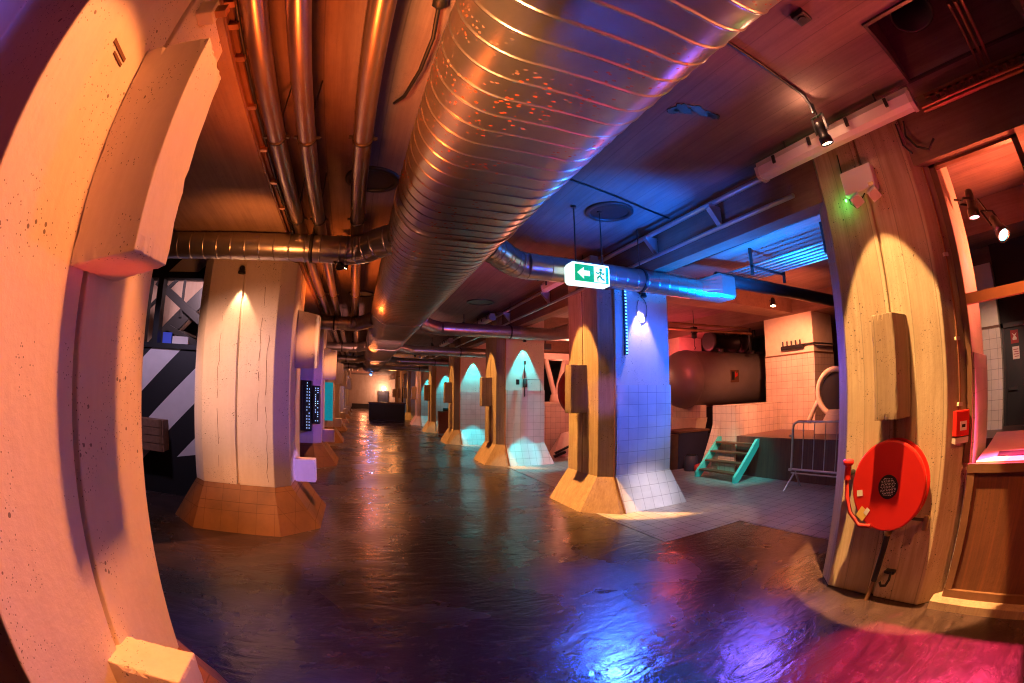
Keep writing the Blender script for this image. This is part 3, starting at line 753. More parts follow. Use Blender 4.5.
# call point and conduit on the chamfer
Mx=Matrix.Translation((3.315,.645,0)) @ Matrix.Rotation(math.atan2(-.17,.17)+PI/2+PI/4-PI/4,4,'Z')
ch=Vector((.17,-.17,0)).normalized(); nrm=Vector((-.707,-.707,0))
def chbox(mb,a0,a1,d0,d1,z0,z1):
    o=Vector((3.325,.645,0))
    P=lambda a,d_,z:o+ch*a+nrm*d_+Vector((0,0,z))
    return mb.prism([P(a0,d0,z0),P(a1,d0,z0),P(a1,d1,z0),P(a0,d1,z0)],[P(a0,d0,z1),P(a1,d0,z1),P(a1,d1,z1),P(a0,d1,z1)])
t=thing('fire_call_point','small red call point box on the chamfer of the right pillar','call point',(3.3,.62,1.2))
chbox(MB(),-.06,.075,0,.06,1.21,1.38).build('call_box',M['red'],t,bevel=.006)
chbox(MB(),-.02,.045,.06,.064,1.25,1.31).build('glass_label',M['whitep'],t)
chbox(MB(),-.005,.03,.064,.066,1.27,1.29).build('label_print',M['black'],t)
chbox(MB(),-.06,.075,0,.055,1.165,1.205).build('clear_flap',M['greyp'],t)
t=thing('call_point_conduit','thin conduit dropping to the red call point','conduit',(3.3,.62,1.38))
o=Vector((3.325,.645,0))+nrm*.015
MB().tube([o+ch*.0+Vector((0,0,z)) for z in (1.38,2.0,2.7,3.08)],.009,8).build('conduit_tube',M['copper'],t)
for z in (1.42,1.85,2.42): chbox(MB(),-.02,.02,0,.03,z-.012,z+.012).build('saddle',M['cream'],t)
# cables over the pillar head
tag(MB().tube([(3.16,.62,3.40),(3.20,.66,3.30),(3.22,.60,3.2),(3.21,.50,3.14),(3.2,.42,3.2)],.010,8).tube([(3.15,.70,3.4),(3.215,.72,3.25),(3.21,.66,3.16)],.008,8).build('cable_loops',M['black']),'black cables looping over the head of the right pillar','cable')

# ------------------------------------------------------------------ steel panel and frame at right
t=thing('steel_bulkhead','rusty brown steel panel closing the lower right opening','panel',(3.38,-.8,0))
MB().box(3.36,3.40,-2.6,.52,.06,1.0).build('sheet',M['rust'],t)
MB().box(3.33,3.36,-2.6,.54,.06,.12).box(3.33,3.36,-2.6,.54,.96,1.02).box(3.335,3.36,.47,.535,.12,.96).build('rim',M['brown'],t)
tag(MB().box(3.22,3.44,-2.8,.62,0,.06).build('floor_kerb',M['skirt']),'low concrete kerb under the rusty steel panel','kerb')
t=thing('steel_portal','brown steel portal frame around the right opening','frame',(3.4,.1,1.0))
MB().box(3.36,3.40,.53,.585,1.02,3.09).build('left_post',M['brown'],t)
MB().box(3.36,3.42,-.34,-.28,1.02,3.09).build('right_post',M['brown'],t)
MB().box(3.36,3.42,-.34,.585,3.07,3.09).build('lintel',M['brown'],t)
MB().box(3.365,3.435,-2.6,.55,2.07,2.14).build('cross_rail',M['rail'],t)
t=thing('sill_slot','pale sill with dark slot above the rusty steel panel','sill',(3.5,0,1.0))
MB().box(3.36,3.95,-2.4,.47,1.0,1.03).build('sill_slab',M['peach'],t)
MB().box(3.55,3.75,-.9,.30,1.028,1.036).build('slot_opening',M['black'],t)
MB().box(3.42,3.95,-2.4,-.0,1.03,1.06).build('ledge_strip',M['cream'],t)
# dark door deep in the bay
t=thing('door_1','',''); del t['label']; del t['category']; t['kind']='structure'; t.location=(8.2,-.2,.76)
MB().box(8.15,8.22,-1.0,.57,.76,2.25).build('door_leaf',M['black'],t)
MB().box(8.10,8.15,.55,.62,.76,2.32).box(8.10,8.15,-1.05,.62,2.25,2.32).build('door_frame',M['dark'],t)
MB().box(8.1,8.15,.30,.5,1.30,1.34).build('push_bar',M['dark'],t)
struct(MB().box(8.2,8.4,-4.4,.6,.76,CZ),'wall_inner',M['darkwall'])
t=thing('wall_notice','upper red notice on the dark door at far right','notice',(8.14,.3,2.02))
MB().box(8.14,8.15,.24,.41,2.0,2.2).build('paper',M['redd'],t)
MB().poly_x([(.28,2.05),(.37,2.05),(.37,2.08),(.34,2.11),(.38,2.16),(.325,2.13),(.27,2.16),(.31,2.11),(.28,2.08)],8.135,8.14).build('notice_print',M['peach'],t)
t=thing('wall_notice','lower pale notice on the dark door at far right','notice',(8.14,.3,1.76))
MB().box(8.14,8.15,.24,.39,1.76,1.95).build('paper',M['peach'],t)
m=MB()
for i in range(4): m.box(8.135,8.14,.26,.37-.02*(i%2),1.90-.035*i,1.912-.035*i)
m.build('notice_print',M['redd'],t)
struct(MB().box(4.42,8.3,-1.9,-1.3,3.2,CZ),'trim_8',M['beam'])
struct(MB().box(5.9,6.3,-4.4,3.0,3.2,CZ),'trim_9',M['beam'])

# ------------------------------------------------------------------ LED strip and details of the second right pillar
t=thing('led_strip','vertical strip of blue LEDs on the blue-lit pillar side','LED strip',(3.53,5.15,2.2))
MB().box(3.497,3.545,5.165,5.19,2.17,3.1).build('backing',M['navy'],t)
m=MB()
for i in range(20): m.box(3.517,3.543,5.160,5.166,2.185+.046*i,2.205+.046*i)
m.split('led_dot',M['glow_b'],t)
tag(MB().tube([(3.83+.10*math.sin(a)*.9,5.185,2.84+.17*math.cos(a)) for a in [2*PI*k/28 for k in range(26)]],.005,6).build('wire_loop',M['dark']),'thin loop of wire hanging below the spotlight on the blue-lit pillar','wire')
t=thing('switch_box','small dark switch box on the cyan-lit third right pillar','switch',(3.62,9.83,1.9))
MB().box(3.59,3.66,9.755,9.815,1.88,2.0).build('switch_body',M['black'],t,bevel=.005)
MB().box(3.61,3.64,9.745,9.755,1.92,1.96).build('switch_lever',M['dark'],t)
t=thing('conduit_valve','dark vertical conduit and valve on the cyan-lit third right pillar','valve',(3.8,9.82,1.5))
MB().tube([(3.80,9.79,2.42),(3.80,9.79,1.6)],.012,8).build('conduit_tube',M['black'],t)
MB().cyl((3.80,9.79,2.35),(3.80,9.79,2.44),.03).lathe((3.80,9.755,1.82),(0,0,1),[(0,.05),(.18,.055),(.2,.03)],12).split('valve_body',M['dark'],t)
MB().tube([(3.84,9.80,2.0),(4.2,9.80,2.0),(4.2,9.80,1.7)],.008,6).build('side_cable',M['dark'],t)

# ------------------------------------------------------------------ platform steps and barrier
t=thing('platform_steps','steel steps leading up to the platform, teal light painted on','steps',(6.4,5.85,0))
def stringer(yy):
    p=[(6.00,0.0),(6.11,0.0),(6.685,.60),(6.685,.74),(6.63,.74),(6.00,.10)]
    return MB().poly_y(p,yy-.03,yy+.03)
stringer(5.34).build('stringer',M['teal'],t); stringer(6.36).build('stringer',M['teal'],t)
for k in range(4):
    x=6.06+.15*k; z=.13+.165*k
    MB().box(x,x+.17,5.37,6.33,z,z+.03).build('tread',M['brown'],t)
t=thing('crowd_barrier','galvanised crowd control barrier in front of the platform','barrier',(6.2,3.3,0))
m=MB(); Bx=6.22
m.tube([(Bx,4.20,.30),(Bx,4.20,.98),(Bx,4.18,1.06),(Bx,4.10,1.10),(Bx,2.1,1.10),(Bx,2.02,1.06),(Bx,2.0,.98),(Bx,2.0,.30)],.020,10)
m.tube([(Bx,4.20,.33),(Bx,2.0,.33)],.018,10).tube([(Bx,4.20,.27),(Bx,2.0,.27)],.012,8)
m.build('frame',M['galv'],t)
for i in range(9):
    y=4.20-.22*(i+1); MB().cyl((Bx,y,.33),(Bx,y,1.10),.009,8).build('bar',M['galv'],t)
for y in (4.12,2.1):
    MB().tube([(Bx-.26,y+.03,.015),(Bx-.22,y+.03,.05),(Bx-.02,y,.28),(Bx+.02,y,.28),(Bx+.22,y+.03,.05),(Bx+.26,y+.03,.015)],.016,8).build('foot',M['galv'],t)
MB().box(Bx-.02,Bx+.02,4.20,4.26,.85,.89).box(Bx-.02,Bx+.02,4.20,4.25,.30,.34).split('coupling_hook',M['galv'],t)

# ------------------------------------------------------------------ tank
t=thing('pressure_tank','large grey horizontal tank with domed end behind the parapet','tank',(9,8.2,.6))
tc=Vector((6.82,8.25,1.97)); r=.70
prof=[(0,.0)]
for k in range(1,13):
    a=PI/2*k/12; prof.append((.52*(1-math.cos(a)),r*math.sin(a)**.8))
prof+=[(.56,r),(5.0,r)]
MB().lathe(tc,(1,0,0),prof,48).build('tank_body',M['tank'],t)
m=MB(); m.lathe(tc+Vector((.53,0,0)),(1,0,0),[(0,r+.001),(.005,r+.008),(.03,r+.008),(.035,r+.001)],48); m.build('weld_seam',M['tank'],t)
# saddle / stand
m=MB().box(7.40,7.62,7.75,8.75,1.04,1.34)
m.build('saddle',M['oldtile'],t)
m=MB(); m.prism([(7.34,8.0,.0),(7.62,8.0,.0),(7.62,8.5,.0),(7.34,8.5,.0)],[(7.30,7.75,1.04),(7.66,7.75,1.04),(7.66,8.75,1.04),(7.30,8.75,1.04)]); m.build('saddle_foot',M['cream'],t)
pl=MB().box(8.30,8.62,7.543,7.56,1.86,2.16).build('name_plate',M['brown'],t)
MB().box(8.33,8.44,7.538,7.543,1.92,2.12).build('dark_field',M['black'],pl)
MB().poly_y([(8.47,1.98),(8.56,2.02),(8.57,2.1),(8.52,2.06),(8.49,2.12)],7.536,7.543).build('red_emblem',M['red'],pl)
for i,(x,nm) in enumerate(((8.6,'left'),(10.0,'right'))):
    t2=thing('flanged_pipe','dark flanged pipe above the tank, %s one'%nm,'pipe',(x,8.6,2.7),'flanged pipes above the tank')
    MB().lathe((x,8.5,2.98),(1,.0,0),[(-.1,.20),(-.1,.27),(-.03,.27),(-.03,.20),(.9,.20),(.9,.27),(.97,.27),(.97,.2)],28).build('pipe_body',M['dark'],t2)
    MB().cyl((x+.4,8.5,2.68),(x+.4,8.5,2.79),.1,16).cyl((x+.5,8.5,3.17),(x+.5,8.5,3.6),.05,10).split('riser',M['dark'],t2)
t=thing('chain_hoist','black chain hoist hanging above the left end of the tank','hoist',(7.4,7.9,2.7))
MB().box(7.33,7.47,7.85,7.95,3.05,3.2).lathe((7.4,7.9,3.0),(0,0,1),[(-.08,.03),(-.06,.07),(.05,.07),(.07,.03)],14).build('hoist_body',M['black'],t)
MB().cyl((7.4,7.9,2.72),(7.4,7.9,3.0),.008,6).build('chain',M['black'],t)
MB().tube([(7.4,7.9,2.74),(7.43,7.9,2.71),(7.42,7.9,2.67),(7.38,7.9,2.67)],.010,6).build('hook',M['black'],t)
MB().cyl((7.4,7.9,3.2),(7.4,7.9,3.6),.01,6).build('suspension',M['black'],t)
t=thing('pipe_support','rusty vertical hanger in front of the tank','support',(8.9,7.3,2.6))
MB().bar((8.9,7.35,2.62),(8.9,7.35,3.6),.05,.05).box(8.85,8.95,7.3,7.4,2.6,2.64).build('hanger_bar',M['dark'],t)
# low cabinets left of the steps
t=thing('dark_cabinet','low dark blue cabinet standing behind the steps','cabinet',(6.9,7.6,0))
MB().box(6.35,7.25,7.3,7.9,0,.78).build('cabinet_body',M['navy'],t,bevel=.01)
MB().box(6.33,7.27,7.28,7.92,.78,.82).build('cabinet_top',M['brown'],t)
MB().box(6.12,6.35,7.32,7.88,0,.76).build('side_panel',M['brown'],t)
t=thing('blue_drum','small dark blue drum on the floor beside the cabinet','drum',(6.45,7.0,0))
MB().lathe((6.45,7.0,0),(0,0,1),[(0,.14),(.02,.15),(.30,.15),(.32,.13)],20).build('drum_body',M['navy'],t)
MB().lathe((6.45,7.0,.32),(0,0,1),[(0,.12),(.02,.12)],20).build('lid',M['black'],t)
t=thing('red_sack','small dark red bundle lying by the steps','bundle',(6.5,6.75,0))
MB().lathe((6.32,6.72,.09),(1,.12,0),[(0,.03),(.05,.08),(.2,.09),(.4,.085),(.5,.03)],14).build('bundle_body',M['redd'],t)
MB().lathe((6.52,6.745,.09),(1,.12,0),[(0,.093),(.03,.093)],14).build('strap',M['brown'],t)
t=thing('motor_ring','grey ringed motor end right behind the second right pillar','motor',(6.3,8.2,1.1))
MB().tube([(6.25,8.35+.30*math.cos(a),1.45+.40*math.sin(a)) for a in [2*PI*k/32 for k in range(32)]],.06,10,closed=True).build('ring',M['tank'],t)
MB().lathe((6.28,8.35,1.45),(1,0,0),[(0,.26),(.35,.26)],24).build('motor_body',M['dark'],t)
MB().box(6.2,6.6,8.1,8.6,.0,1.02).build('stand',M['oldtile'],t)

t=thing('ring_machine','cream ringed machine on the platform behind the right pillar','machine',(8.0,4.4,.76))
mc=Vector((7.7,4.15,1.52))
MB().tube([mc+Vector((0,.42*math.cos(a),.42*math.sin(a))) for a in [2*PI*k/36 for k in range(36)]],.055,10,closed=True).build('ring',M['cream'],t)
MB().lathe(mc+Vector((.02,0,0)),(1,0,0),[(0,.36),(.05,.38),(.5,.38)],30).build('machine_body',M['dark'],t)
MB().box(7.6,8.3,3.7,4.6,.76,.96).prism([(7.65,3.85,.96),(8.2,3.85,.96),(8.2,4.45,.96),(7.65,4.45,.96)],[(7.65,4.0,1.2),(8.1,4.0,1.2),(8.1,4.3,1.2),(7.65,4.3,1.2)]).build('pedestal',M['cream'],t)
MB().tube([mc+Vector((0,.42,-.15)),mc+Vector((-.05,.52,-.35)),mc+Vector((-.05,.62,-.55))],.05,10).build('side_arm',M['cream'],t)
t=thing('pipe_manifold','black pipe manifold on the tiled pillar above the platform','manifold',(8.25,5.5,2.5))
MB().cyl((8.24,5.85,2.5),(8.24,5.25,2.5),.05,12).build('header_pipe',M['black'],t)
for k in range(5): MB().cyl((8.22,5.80-.12*k,2.5),(8.22,5.80-.12*k,2.64),.018,8).build('valve_stub',M['black'],t)
MB().tube([(8.24,5.25,2.53),(8.24,4.97,2.53),(9.2,4.97,2.55)],.02,8).cyl((8.24,5.55,2.5),(8.305,5.55,2.5),.02,8).build('outlet_pipe',M['black'],t)
# side bay overhead: black pipe, tray with bars
tag(MB().tube([(4.66,4.43,3.24),(5.5,4.2,3.17),(7.2,3.75,3.06),(8.3,3.4,3.0)],.10,14).build('overhead_pipe',M['black']),'black overhead pipe sloping right from the blue duct mouth','pipe')
t=thing('bar_rack','rack of parallel blue-lit bars under the side bay ceiling','rack',(5.4,3.4,3.3))
for k in range(6): MB().tube([(4.98+.13*k,4.6,3.36),(4.98+.13*k,1.0,3.36)],.018,8).build('bar',M['galv'],t)
for yy in (2.6,3.9): MB().box(4.9,5.75,yy-.02,yy+.02,3.315,3.34).box(4.9,4.93,yy-.02,yy+.02,3.2,3.6).box(5.72,5.75,yy-.02,yy+.02,3.2,3.6).build('hanger_frame',M['dark'],t)
tag(MB().tube([(4.5,7.2,2.95),(6.5,7.0,2.95),(8.3,6.8,2.95)],.03,8).tube([(4.5,7.25,3.08),(8.3,6.9,3.08)],.025,8).build('service_pipes',M['brown']),'pair of thin pipes under the red-lit beams above the tank','pipe')
tag(MB().tube([(4.62,2.2,3.585),(4.65,5.1,3.585)],.012,8).build('ceiling_conduit',M['dark']),'thin dark conduit along the blue-lit side bay ceiling','conduit')

# ------------------------------------------------------------------ things between second and third right pillars
t=thing('tube_stand','pale tubular machine stand with angled legs between the right pillars','stand',(5.1,11.2,1.45))
a=Vector((5.25,11.2,1.55))
for b in ((4.95,11.2,2.66),(5.58,11.2,2.75),(5.80,11.3,2.75)): MB().cyl(a,b,.07,12).build('leg_tube',M['peach'],t)
MB().lathe(a,(0,0,1),[(-.1,.12),(-.05,.16),(.1,.13),(.16,.06)],16).build('hub',M['peach'],t)
MB().box(4.85,5.7,11.05,11.5,2.62,2.78).build('top_beam',M['peach'],t)
t=thing('tiled_plinth','low tiled plinth under the pale tubular stand','plinth',(5.3,11.5,0))
MB().box(4.75,6.2,11.0,12.4,0,1.40).build('plinth_body',M['oldtile'],t)
MB().box(4.72,6.23,10.97,12.43,1.40,1.45).build('plinth_cap',M['cream'],t)
t=thing('sack_pile','pale bundled sheet lying against the tiled plinth','bundle',(5.1,10.6,0))
MB().prism([(4.9,10.6,.0),(5.9,10.3,.0),(5.9,10.95,.0),(4.9,10.95,.0)],[(5.25,10.8,.62),(5.75,10.7,.70),(5.8,10.93,.7),(5.3,10.93,.6)]).build('sheet',M['peach'],t)
MB().bar((4.95,10.55,.12),(5.6,10.45,.42),.07,.05).bar((4.9,10.5,.04),(5.2,10.45,.16),.10,.06).build('dark_tool',M['black'],t)
t=thing('round_drum','dark red round drum half hidden behind the blue-lit pillar','drum',(3.0,7.2,1.2))
MB().lathe((3.80,6.80,1.70),(0,.35,0),[(0,.44),(.02,.48),(.20,.48),(.22,.44)],36).build('drum_body',M['redd'],t)
MB().cyl((3.80,6.452,1.70),(3.80,6.81,1.70),.06,14).build('axle',M['dark'],t)
t=thing('loudspeaker','small black loudspeaker hanging right of the third right pillar','loudspeaker',(4.6,10.3,2.75))
MB().box(4.45,4.68,10.2,10.4,2.78,2.93).build('speaker_box',M['black'],t,bevel=.01)
MB().cyl((4.56,10.3,2.93),(4.56,10.3,3.24),.012,8).build('hanger',M['black'],t)

# ------------------------------------------------------------------ left side: staircase, crate, racks
t=thing('wooden_crate','slatted brown wooden box fixed on the striped wall','crate',(-3.1,6.0,.62))
m=MB()
for k in range(4): m.box(-3.42,-2.85,5.86,5.885,.64+.11*k,.74+.11*k)
m.build('slats',M['wood'],t)
MB().box(-3.40,-2.87,5.885,6.1,.645,1.07).build('box_body',M['wood'],t)
MB().box(-2.92,-2.87,5.845,5.86,.64,1.08).box(-3.40,-3.35,5.845,5.86,.64,1.08).split('batten',M['brown'],t)
t=thing('steel_staircase','dark steel staircase seen through the window above the striped wall','staircase',(-2.6,8,0))
for yy in (7.4,8.3):
    MB().bar((-4.9,yy,1.2),(-1.9,yy,4.0),.06,.26).build('stringer',M['black'],t)
for k in range(9):
    x=-4.4+.29*k; z=1.62+.27*k
    MB().box(x-.02,x+.30,7.42,8.28,z,z+.04).build('tread',M['dark'],t)
for x,z in ((-4.2,1.85),(-3.3,2.69),(-2.5,3.43)):
    MB().bar((x,7.36,z),(x,7.36,min(z+.95,3.6)),.04,.04).build('post',M['black'],t)
MB().bar((-4.9,7.36,2.05),(-3.2,7.36,3.58),.05,.05).build('handrail',M['black'],t)
MB().bar((-3.9,7.38,3.3),(-2.2,7.38,2.2),.10,.14).bar((-3.5,7.30,2.5),(-2.4,7.30,2.05),.08,.10).build('brace',M['black'],t)
t=thing('bottle_shelf','blurred blue and white posters under the staircase','poster',(-2.9,6.24,2.08))
MB().box(-3.08,-2.92,6.22,6.25,2.081,2.30).build('blue_sheet',M['bluecard'],t)
MB().box(-2.90,-2.62,6.22,6.26,2.081,2.25).build('white_sheet',M['whitep'],t)
tag(t,'blue and pale cards standing on the window sill above the striped wall','card'); t.name='sill_cards'

def rack(x0,x1,z0,z1,y,label):
    t=thing('equipment_rack',label,'equipment',((x0+x1)/2,y,z0),'equipment racks on the third left pillar')
    MB().box(x0,x1,y-.22,y,z0,z1).build('rack_case',M['black'],t,bevel=.01)
    m=MB(); rnd=random.Random(int(x0*100))
    for i in range(16):
        zz=z0+.06+(z1-z0-.12)*i/15
        for j in range(2):
            if rnd.random()<.65: m.box(x1-.10+.05*j,x1-.085+.05*j,y-.226,y-.22,zz,zz+.015)
    m.split('indicator_light',M['led'],t)
    MB().box(x0+.02,x0+.05,y-.235,y-.22,z0+.1,z1-.1).build('door_edge',M['dark'],t)
Y3=L0Y+2*SP-.65
rack(-1.26,-1.02,.76,1.82,Y3-.002,'taller black equipment rack hung on the third left pillar')
rack(-1.00,-.83,.92,1.72,Y3-.02,'shorter black equipment rack with indicator lights on the third left pillar')
# cyan light on the fourth left pillar face, painted as a glowing sheet
tag(MB().box(-1.12,-.83,L0Y+3*SP-.67,L0Y+3*SP-.65,.7,1.9).build('painted_cyan_light',M['cyanlight']),'narrow strip of cyan light painted on the fourth left pillar','panel')

# ------------------------------------------------------------------ far end
t=thing('blue_lamp','small blue-white lamp hanging at the far end of the oval duct','lamp',(.66,24.6,2.62))
MB().lathe((.66,24.6,2.66),(0,0,1),[(0,.05),(.03,.08),(.12,.08),(.15,.03)],14).cyl((.66,24.6,2.8),(.66,24.6,3.6),.012,6).build('lamp_housing',M['blackm'],t)
MB().lathe((.66,24.6,2.655),(0,0,-1),[(-.004,.05),(.02,.07),(.05,.05),(.06,.01)],14).build('bulb',M['glow_b'],t)
t=thing('bar_counter','long dark counter standing across the far corridor end','counter',(1.77,27.6,0))
MB().box(.66,2.88,27.4,28.2,0,1.04).build('counter_body',M['navy'],t)
MB().box(.62,2.92,27.34,28.26,1.04,1.11).build('counter_top',M['brown'],t)
MB().box(.70,2.84,27.37,27.4,.06,.98).build('front_panel',M['black'],t)
t=thing('dark_window_grid','dark gridded shutter with a white lamp on the end wall','shutter',(2.6,48.5,.5))
MB().box(2.15,3.25,48.4,48.5,.0,1.95).build('shutter_panel',M['navy'],t)
m=MB()
for i in range(3): m.box(2.15+.36*i,2.2+.36*i,48.37,48.4,0,1.95)
for i in range(6): m.box(2.15,3.25,48.37,48.4,.1+.33*i,.14+.33*i)
m.build('grid_bars',M['dark'],t)
MB().lathe((2.75,48.35,2.2),(0,-1,0),[(0,.25),(.06,.22),(.1,.05)],20).build('wall_lamp',M['glow_w'],t)
t=thing('dark_crate','dark brown box on the floor near the fifth right pillar','crate',(3.65,18.7,0))
MB().box(3.38,3.98,18.55,18.85,0,.95).build('crate_body',M['wood'],t)
MB().lathe((3.72,18.7,.95),(0,0,1),[(0,.14),(.12,.14),(.14,.08)],18).build('lid_drum',M['black'],t)
t=thing('white_cloth_panel','pale panel standing right of the dark counter','panel',(3.3,31,0))
MB().box(3.15,3.95,31.2,31.3,0,2.6).build('panel_sheet',M['whitep'],t)
MB().box(3.05,3.12,31.1,31.4,0,2.7).build('dark_post',M['black'],t)
MB().box(2.95,3.9,30.3,31.2,0,.18).build('base_step',M['cyanlight'],t)  # cyan light on the step is painted in as glow

# ------------------------------------------------------------------ lights
def fallnode(l,fall):
    l.use_nodes=True; nt=l.node_tree; em=[n for n in nt.nodes if n.type=='EMISSION'][0]
    lf=nt.nodes.new('ShaderNodeLightFalloff'); lf.inputs['Strength'].default_value=1
    nt.links.new(lf.outputs[fall],em.inputs['Strength'])
def spot(pos,target,col,power,angle,blend=.3,size=.03,fall=None):
    l=bpy.data.lights.new('spot','SPOT'); l.energy=power; l.color=col; l.spot_size=math.radians(angle); l.spot_blend=blend; l.shadow_soft_size=size
    if fall: fallnode(l,fall)
    o=bpy.data.objects.new('spot_light',l); C.objects.link(o); o.location=pos
    o.rotation_euler=(Vector(target)-Vector(pos)).to_track_quat('-Z','Y').to_euler(); return o
def point(pos,col,power,size=.08,fall=None):
    l=bpy.data.lights.new('point','POINT'); l.energy=power; l.color=col; l.shadow_soft_size=size
    if fall: fallnode(l,fall)
    o=bpy.data.objects.new('point_light',l); C.objects.link(o); o.location=pos; return o
WARM=(1,.52,.22); PEACH=(1,.50,.25); DEEP=(1,.11,.01)
CYAN=(.02,.70,.80); BLUE=(.0,.07,1); AZURE=(.0,.18,1); VIO=(.22,.08,1)
CF='Constant'; LF='Linear'
# near left pillar
spot((-.20,.80,2.98),(-.95,.86,1.85),(.97,.265,.062),112,57,.35,.03,CF)
# right pillar
spot((2.74,1.21,3.20),(3.24,1.15,1.9),(1,.52,.17),235,44,.12,.025,CF)
point((2.60,1.22,3.46),(1,.45,.25),3.5,.02)
# the following pillars of the rows
for k in range(1,7):
    yy=R0Y+k*SP
    spot((2.64,yy+.03,3.20),(3.18,yy-.03,1.9),(1,.44,.10) if k!=5 else (1,.35,.22),230 if k<2 else (150 if k<3 else 95),45,.2,.03,CF)
for k in range(1,7):
    yy=L0Y+k*SP
    spot((-.26,yy,3.17),(-.85,yy,1.2),(1,.36,.13),44,74,.35,.03,CF)
# faces turned to the camera
spot((-1.475,4.985,2.83),(-1.475,5.10,1.2),(1,.62,.30),40,60,.5,.015)
spot((-2.35,3.55,2.4),(-1.3,5.05,1.65),(1,.46,.26),135,70,.9,.1,LF)
spot((-1.6,3.3,1.9),(-1.45,4.72,.1),(1,.30,.06),150,48,.9,.1)  # unseen spot added to warm the brown plinth
spot((.1,3.6,2.9),(-.64,5.6,2.2),(1,.33,.10),420,11,1,.05)  # unseen spot added to light the upper block
spot((2.6,2.6,1.1),(-.66,5.62,.62),(.5,.28,1),900,7,.5,.05)  # unseen lilac spot added for the lower block
spot((.1,8.2,2.9),(-.64,10.25,2.2),(1,.36,.12),420,15,1,.05)  # unseen spot added for the third left pillar's block
spot((3.80,5.095,2.97),(3.80,5.19,2.0),(1,.75,.62),85,54,.6,.015)
spot((3.75,3.2,1.5),(3.86,5.0,.15),(.75,.62,.75),240,30,1,.08)
for k in (2,3):
    spot((3.78,R0Y+k*SP-.735,2.85),(3.78,R0Y+k*SP-.66,1.2),(.02,.85,.9),270,58,.4,.015)
    spot((3.78,R0Y+k*SP-1.7,1.5),(3.78,R0Y+k*SP-.78,.2),(.02,.8,.9),110,33,.6,.03)
    spot((3.2,R0Y+k*SP-2.6,2.0),(3.78,R0Y+k*SP-.66,1.4),(.35,.40,.62),16,60,.8,.1)  # unseen lilac fill added over the tiled faces
for k in (4,5): spot((3.78,R0Y+k*SP-.86,2.84),(3.78,R0Y+k*SP-.66,1.0),CYAN,240,50,.55)
# blue light: LED strip beam, far lamp, and unseen added fill spots
spot((3.53,5.08,2.75),(1.75,2.35,0),(.04,.13,1),52,46,.9,.25,CF)
spot((4.6,3.7,2.5),(4.4,3.7,3.6),(0,.20,1),560,152,.6,.1)
spot((4.9,3.2,2.7),(3.8,5.2,1.9),(.0,.11,1),420,56,.8,.1)
spot((2.9,3.1,2.3),(2.55,3.7,3.6),(0,.14,1),330,75,.9,.1)
point((.66,24.5,2.5),(.1,.3,1),40,.05)
spot((2.9,2.5,1.9),(1.15,1.85,3.0),(.02,.16,1),650,24,.8,.3)
spot((2.9,2.6,2.2),(2.9,4.2,2.97),(.0,.12,1),280,60,.8,.1)
spot((4.4,3.1,1.9),(3.3,1.75,1.5),(.18,.10,1),260,70,.8,.3)
spot((2.6,2.2,1.9),(-.9,5.3,1.6),(.12,.05,1),150,24,.8,.1)
spot((2.6,6.9,1.9),(-1.0,9.7,1.4),(.22,.08,1),260,28,.8,.1)
# magenta from the right bay
spot((3.93,.22,2.78),(3.9,.56,1.2),(1,.05,.10),26,90,.4,.04)
spot((4.2,-.15,3.0),(2.55,.12,0),(1,.05,.17),5200,38,.7,.06)
spot((4.9,-.5,2.2),(4.2,.1,3.4),(1,.16,.06),480,130,.8,.1)
spot((1.9,-1.4,2.6),(3.5,-.6,.4),(1,.28,.07),240,80,.8,.1)
spot((1.9,-1.2,1.9),(3.4,0,2.1),(1,.32,.10),260,26,.8,.1)  # unseen spot added to brighten the cross rail
spot((6.3,4.3,2.6),(3.95,4.15,0),(1,.62,.48),150,30,.5,.05)
spot((4.6,2.6,3.0),(4.9,4.2,0),(.45,.7,1),60,70,.8,.1)
spot((5.2,-.6,2.9),(7.72,.8,1.6),(1,.62,.45),260,40,.7,.1)
# red tank hall
point((6.0,6.9,2.6),(1,.12,.09),42,.2)
point((7.6,4.9,2.7),(1,.15,.05),18,.15)
spot((6.6,4.2,2.3),(6.7,5.0,3.4),(1,.17,.07),130,120,.8,.1)
spot((2.2,3.0,2.4),(3.2,3.1,3.35),(0,.13,1),90,70,.9,.1)  # unseen blue spot added for the beam conduits
spot((2.3,2.7,2.2),(1.9,4.1,2.95),(.02,.10,1),38,32,.9,.1)  # unseen blue spot added for the right branch duct
spot((1.6,2.6,1.5),(3.24,5.3,1.6),(.45,.18,1),150,12,.8,.05)  # unseen violet spot added for the second right pillar's chamfer
for k in range(4): spot((1.85,R0Y+k*SP+.10,2.95),(2.95,R0Y+k*SP,1.72),(1,.46,.13),60,26,.6,.04)  # unseen fill spots added on the wall blocks
spot((6.5,4.7,3.05),(8.4,5.7,1.5),(1,.30,.14),560,90,.6,.05)
spot((5.0,4.9,2.9),(6.7,6.35,.9),(1,.42,.25),420,36,.6,.05)  # unseen salmon spot added for the parapet end
point((7.9,9.0,2.4),(1,.07,.10),75,.2)
spot((5.6,4.6,3.0),(6.4,5.7,.1),(.10,.75,.62),380,36,.8,.05)
spot((5.0,3.9,3.0),(5.2,5.4,0),(.40,.75,.9),70,75,.8,.1)
point((5.2,10.0,2.4),(1,.33,.2),60,.2)
point((6.5,13.5,2.4),(1,.22,.12),90,.2)
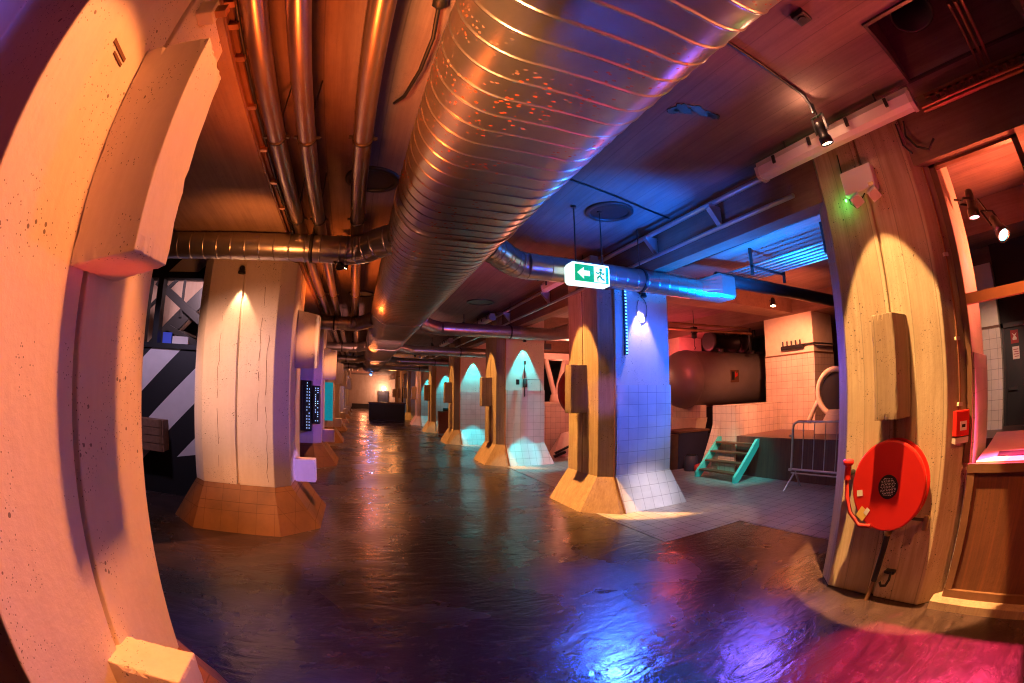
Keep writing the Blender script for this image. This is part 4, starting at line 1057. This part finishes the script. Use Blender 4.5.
# overhead glow on the left, from added spots without fixtures
spot((-.30,1.9,2.2),(-.25,1.9,3.6),(1,.15,.02),130,120,.9,.1)
spot((-.9,3.3,2.4),(-1.2,4.2,3.3),(1,.28,.06),45,110,.9,.1)
spot((-.30,6.6,2.2),(-.25,6.6,3.6),(1,.17,.02),220,130,.9,.1)
spot((-.2,.3,1.9),(.2,1.3,2.9),(1,.36,.10),620,44,.9,.1)
spot((-.1,2.2,1.7),(.3,3.6,2.9),(1,.34,.16),50,40,.9,.1)  # unseen orange spot added along the oval duct
spot((-.42,1.40,.95),(-.74,1.06,1.88),(1,.045,.015),26,17,.6,.02)  # unseen red spot added beneath the near upper block
spot((2.2,-.6,2.2),(1.1,.5,2.9),(1,.30,.10),260,45,.9,.1)
spot((.6,9.0,1.2),(.6,11,2.75),(1,.40,.36),420,70,.9,.1)  # unseen warm spot added below the far part of the duct
point((.3,12.5,2.7),(1,.22,.05),24,.2)
point((.6,17.5,2.7),(1,.26,.07),36,.2)
point((1.8,23.5,2.6),(1,.34,.10),60,.2)
point((1.5,34,2.6),(1,.32,.10),110,.3)
point((2.6,47.4,2.2),(1,.5,.3),260,.2)
point((0.5,43,2.2),(1,.24,.10),200,.3)
# red ceiling wash at right
spot((2.2,.2,1.9),(2.3,1.0,3.6),(1,.02,.17),26,120,.9,.2)
spot((2.3,.9,2.2),(3.3,.9,3.3),(1,.22,.05),20,90,.9,.1)
spot((2.2,5.5,1.6),(2.4,7.0,3.6),(1,.13,.06),110,110,.9,.2)
spot((-3.0,4.5,2.9),(-2.9,6.1,1.1),(.75,.55,.85),110,85,.8,.1)
spot((-2.7,6.6,3.2),(-3.9,8.6,2.7),(1,.62,.68),260,110,.8,.1)
spot((-.3,-.9,2.0),(-1.75,.45,2.6),(.03,.12,1),160,26,.6,.1)
spot((-.5,-.8,2.0),(-1.08,.6,2.1),(1,.14,.22),9,52,.8,.1)  # unseen dim red spot added for the near pillar's side face
point((xf-.09,1.42,2.97),(.1,1,.15),.7,.02)
spot((-.9,2.9,2.7),(-.75,2.3,0),(.03,.08,1),260,46,.9)

w=bpy.data.worlds.new('world'); SC.world=w; w.use_nodes=True
bg=w.node_tree.nodes['Background']; bg.inputs[0].default_value=(.10,.05,.09,1); bg.inputs[1].default_value=.10
SC.view_settings.view_transform='Standard'; SC.view_settings.look='None'; SC.view_settings.exposure=0; SC.view_settings.gamma=1
try:
    SC.cycles.use_denoising=True; SC.cycles.filter_width=1.1; SC.cycles.max_bounces=8; SC.cycles.sample_clamp_indirect=6
except Exception: pass
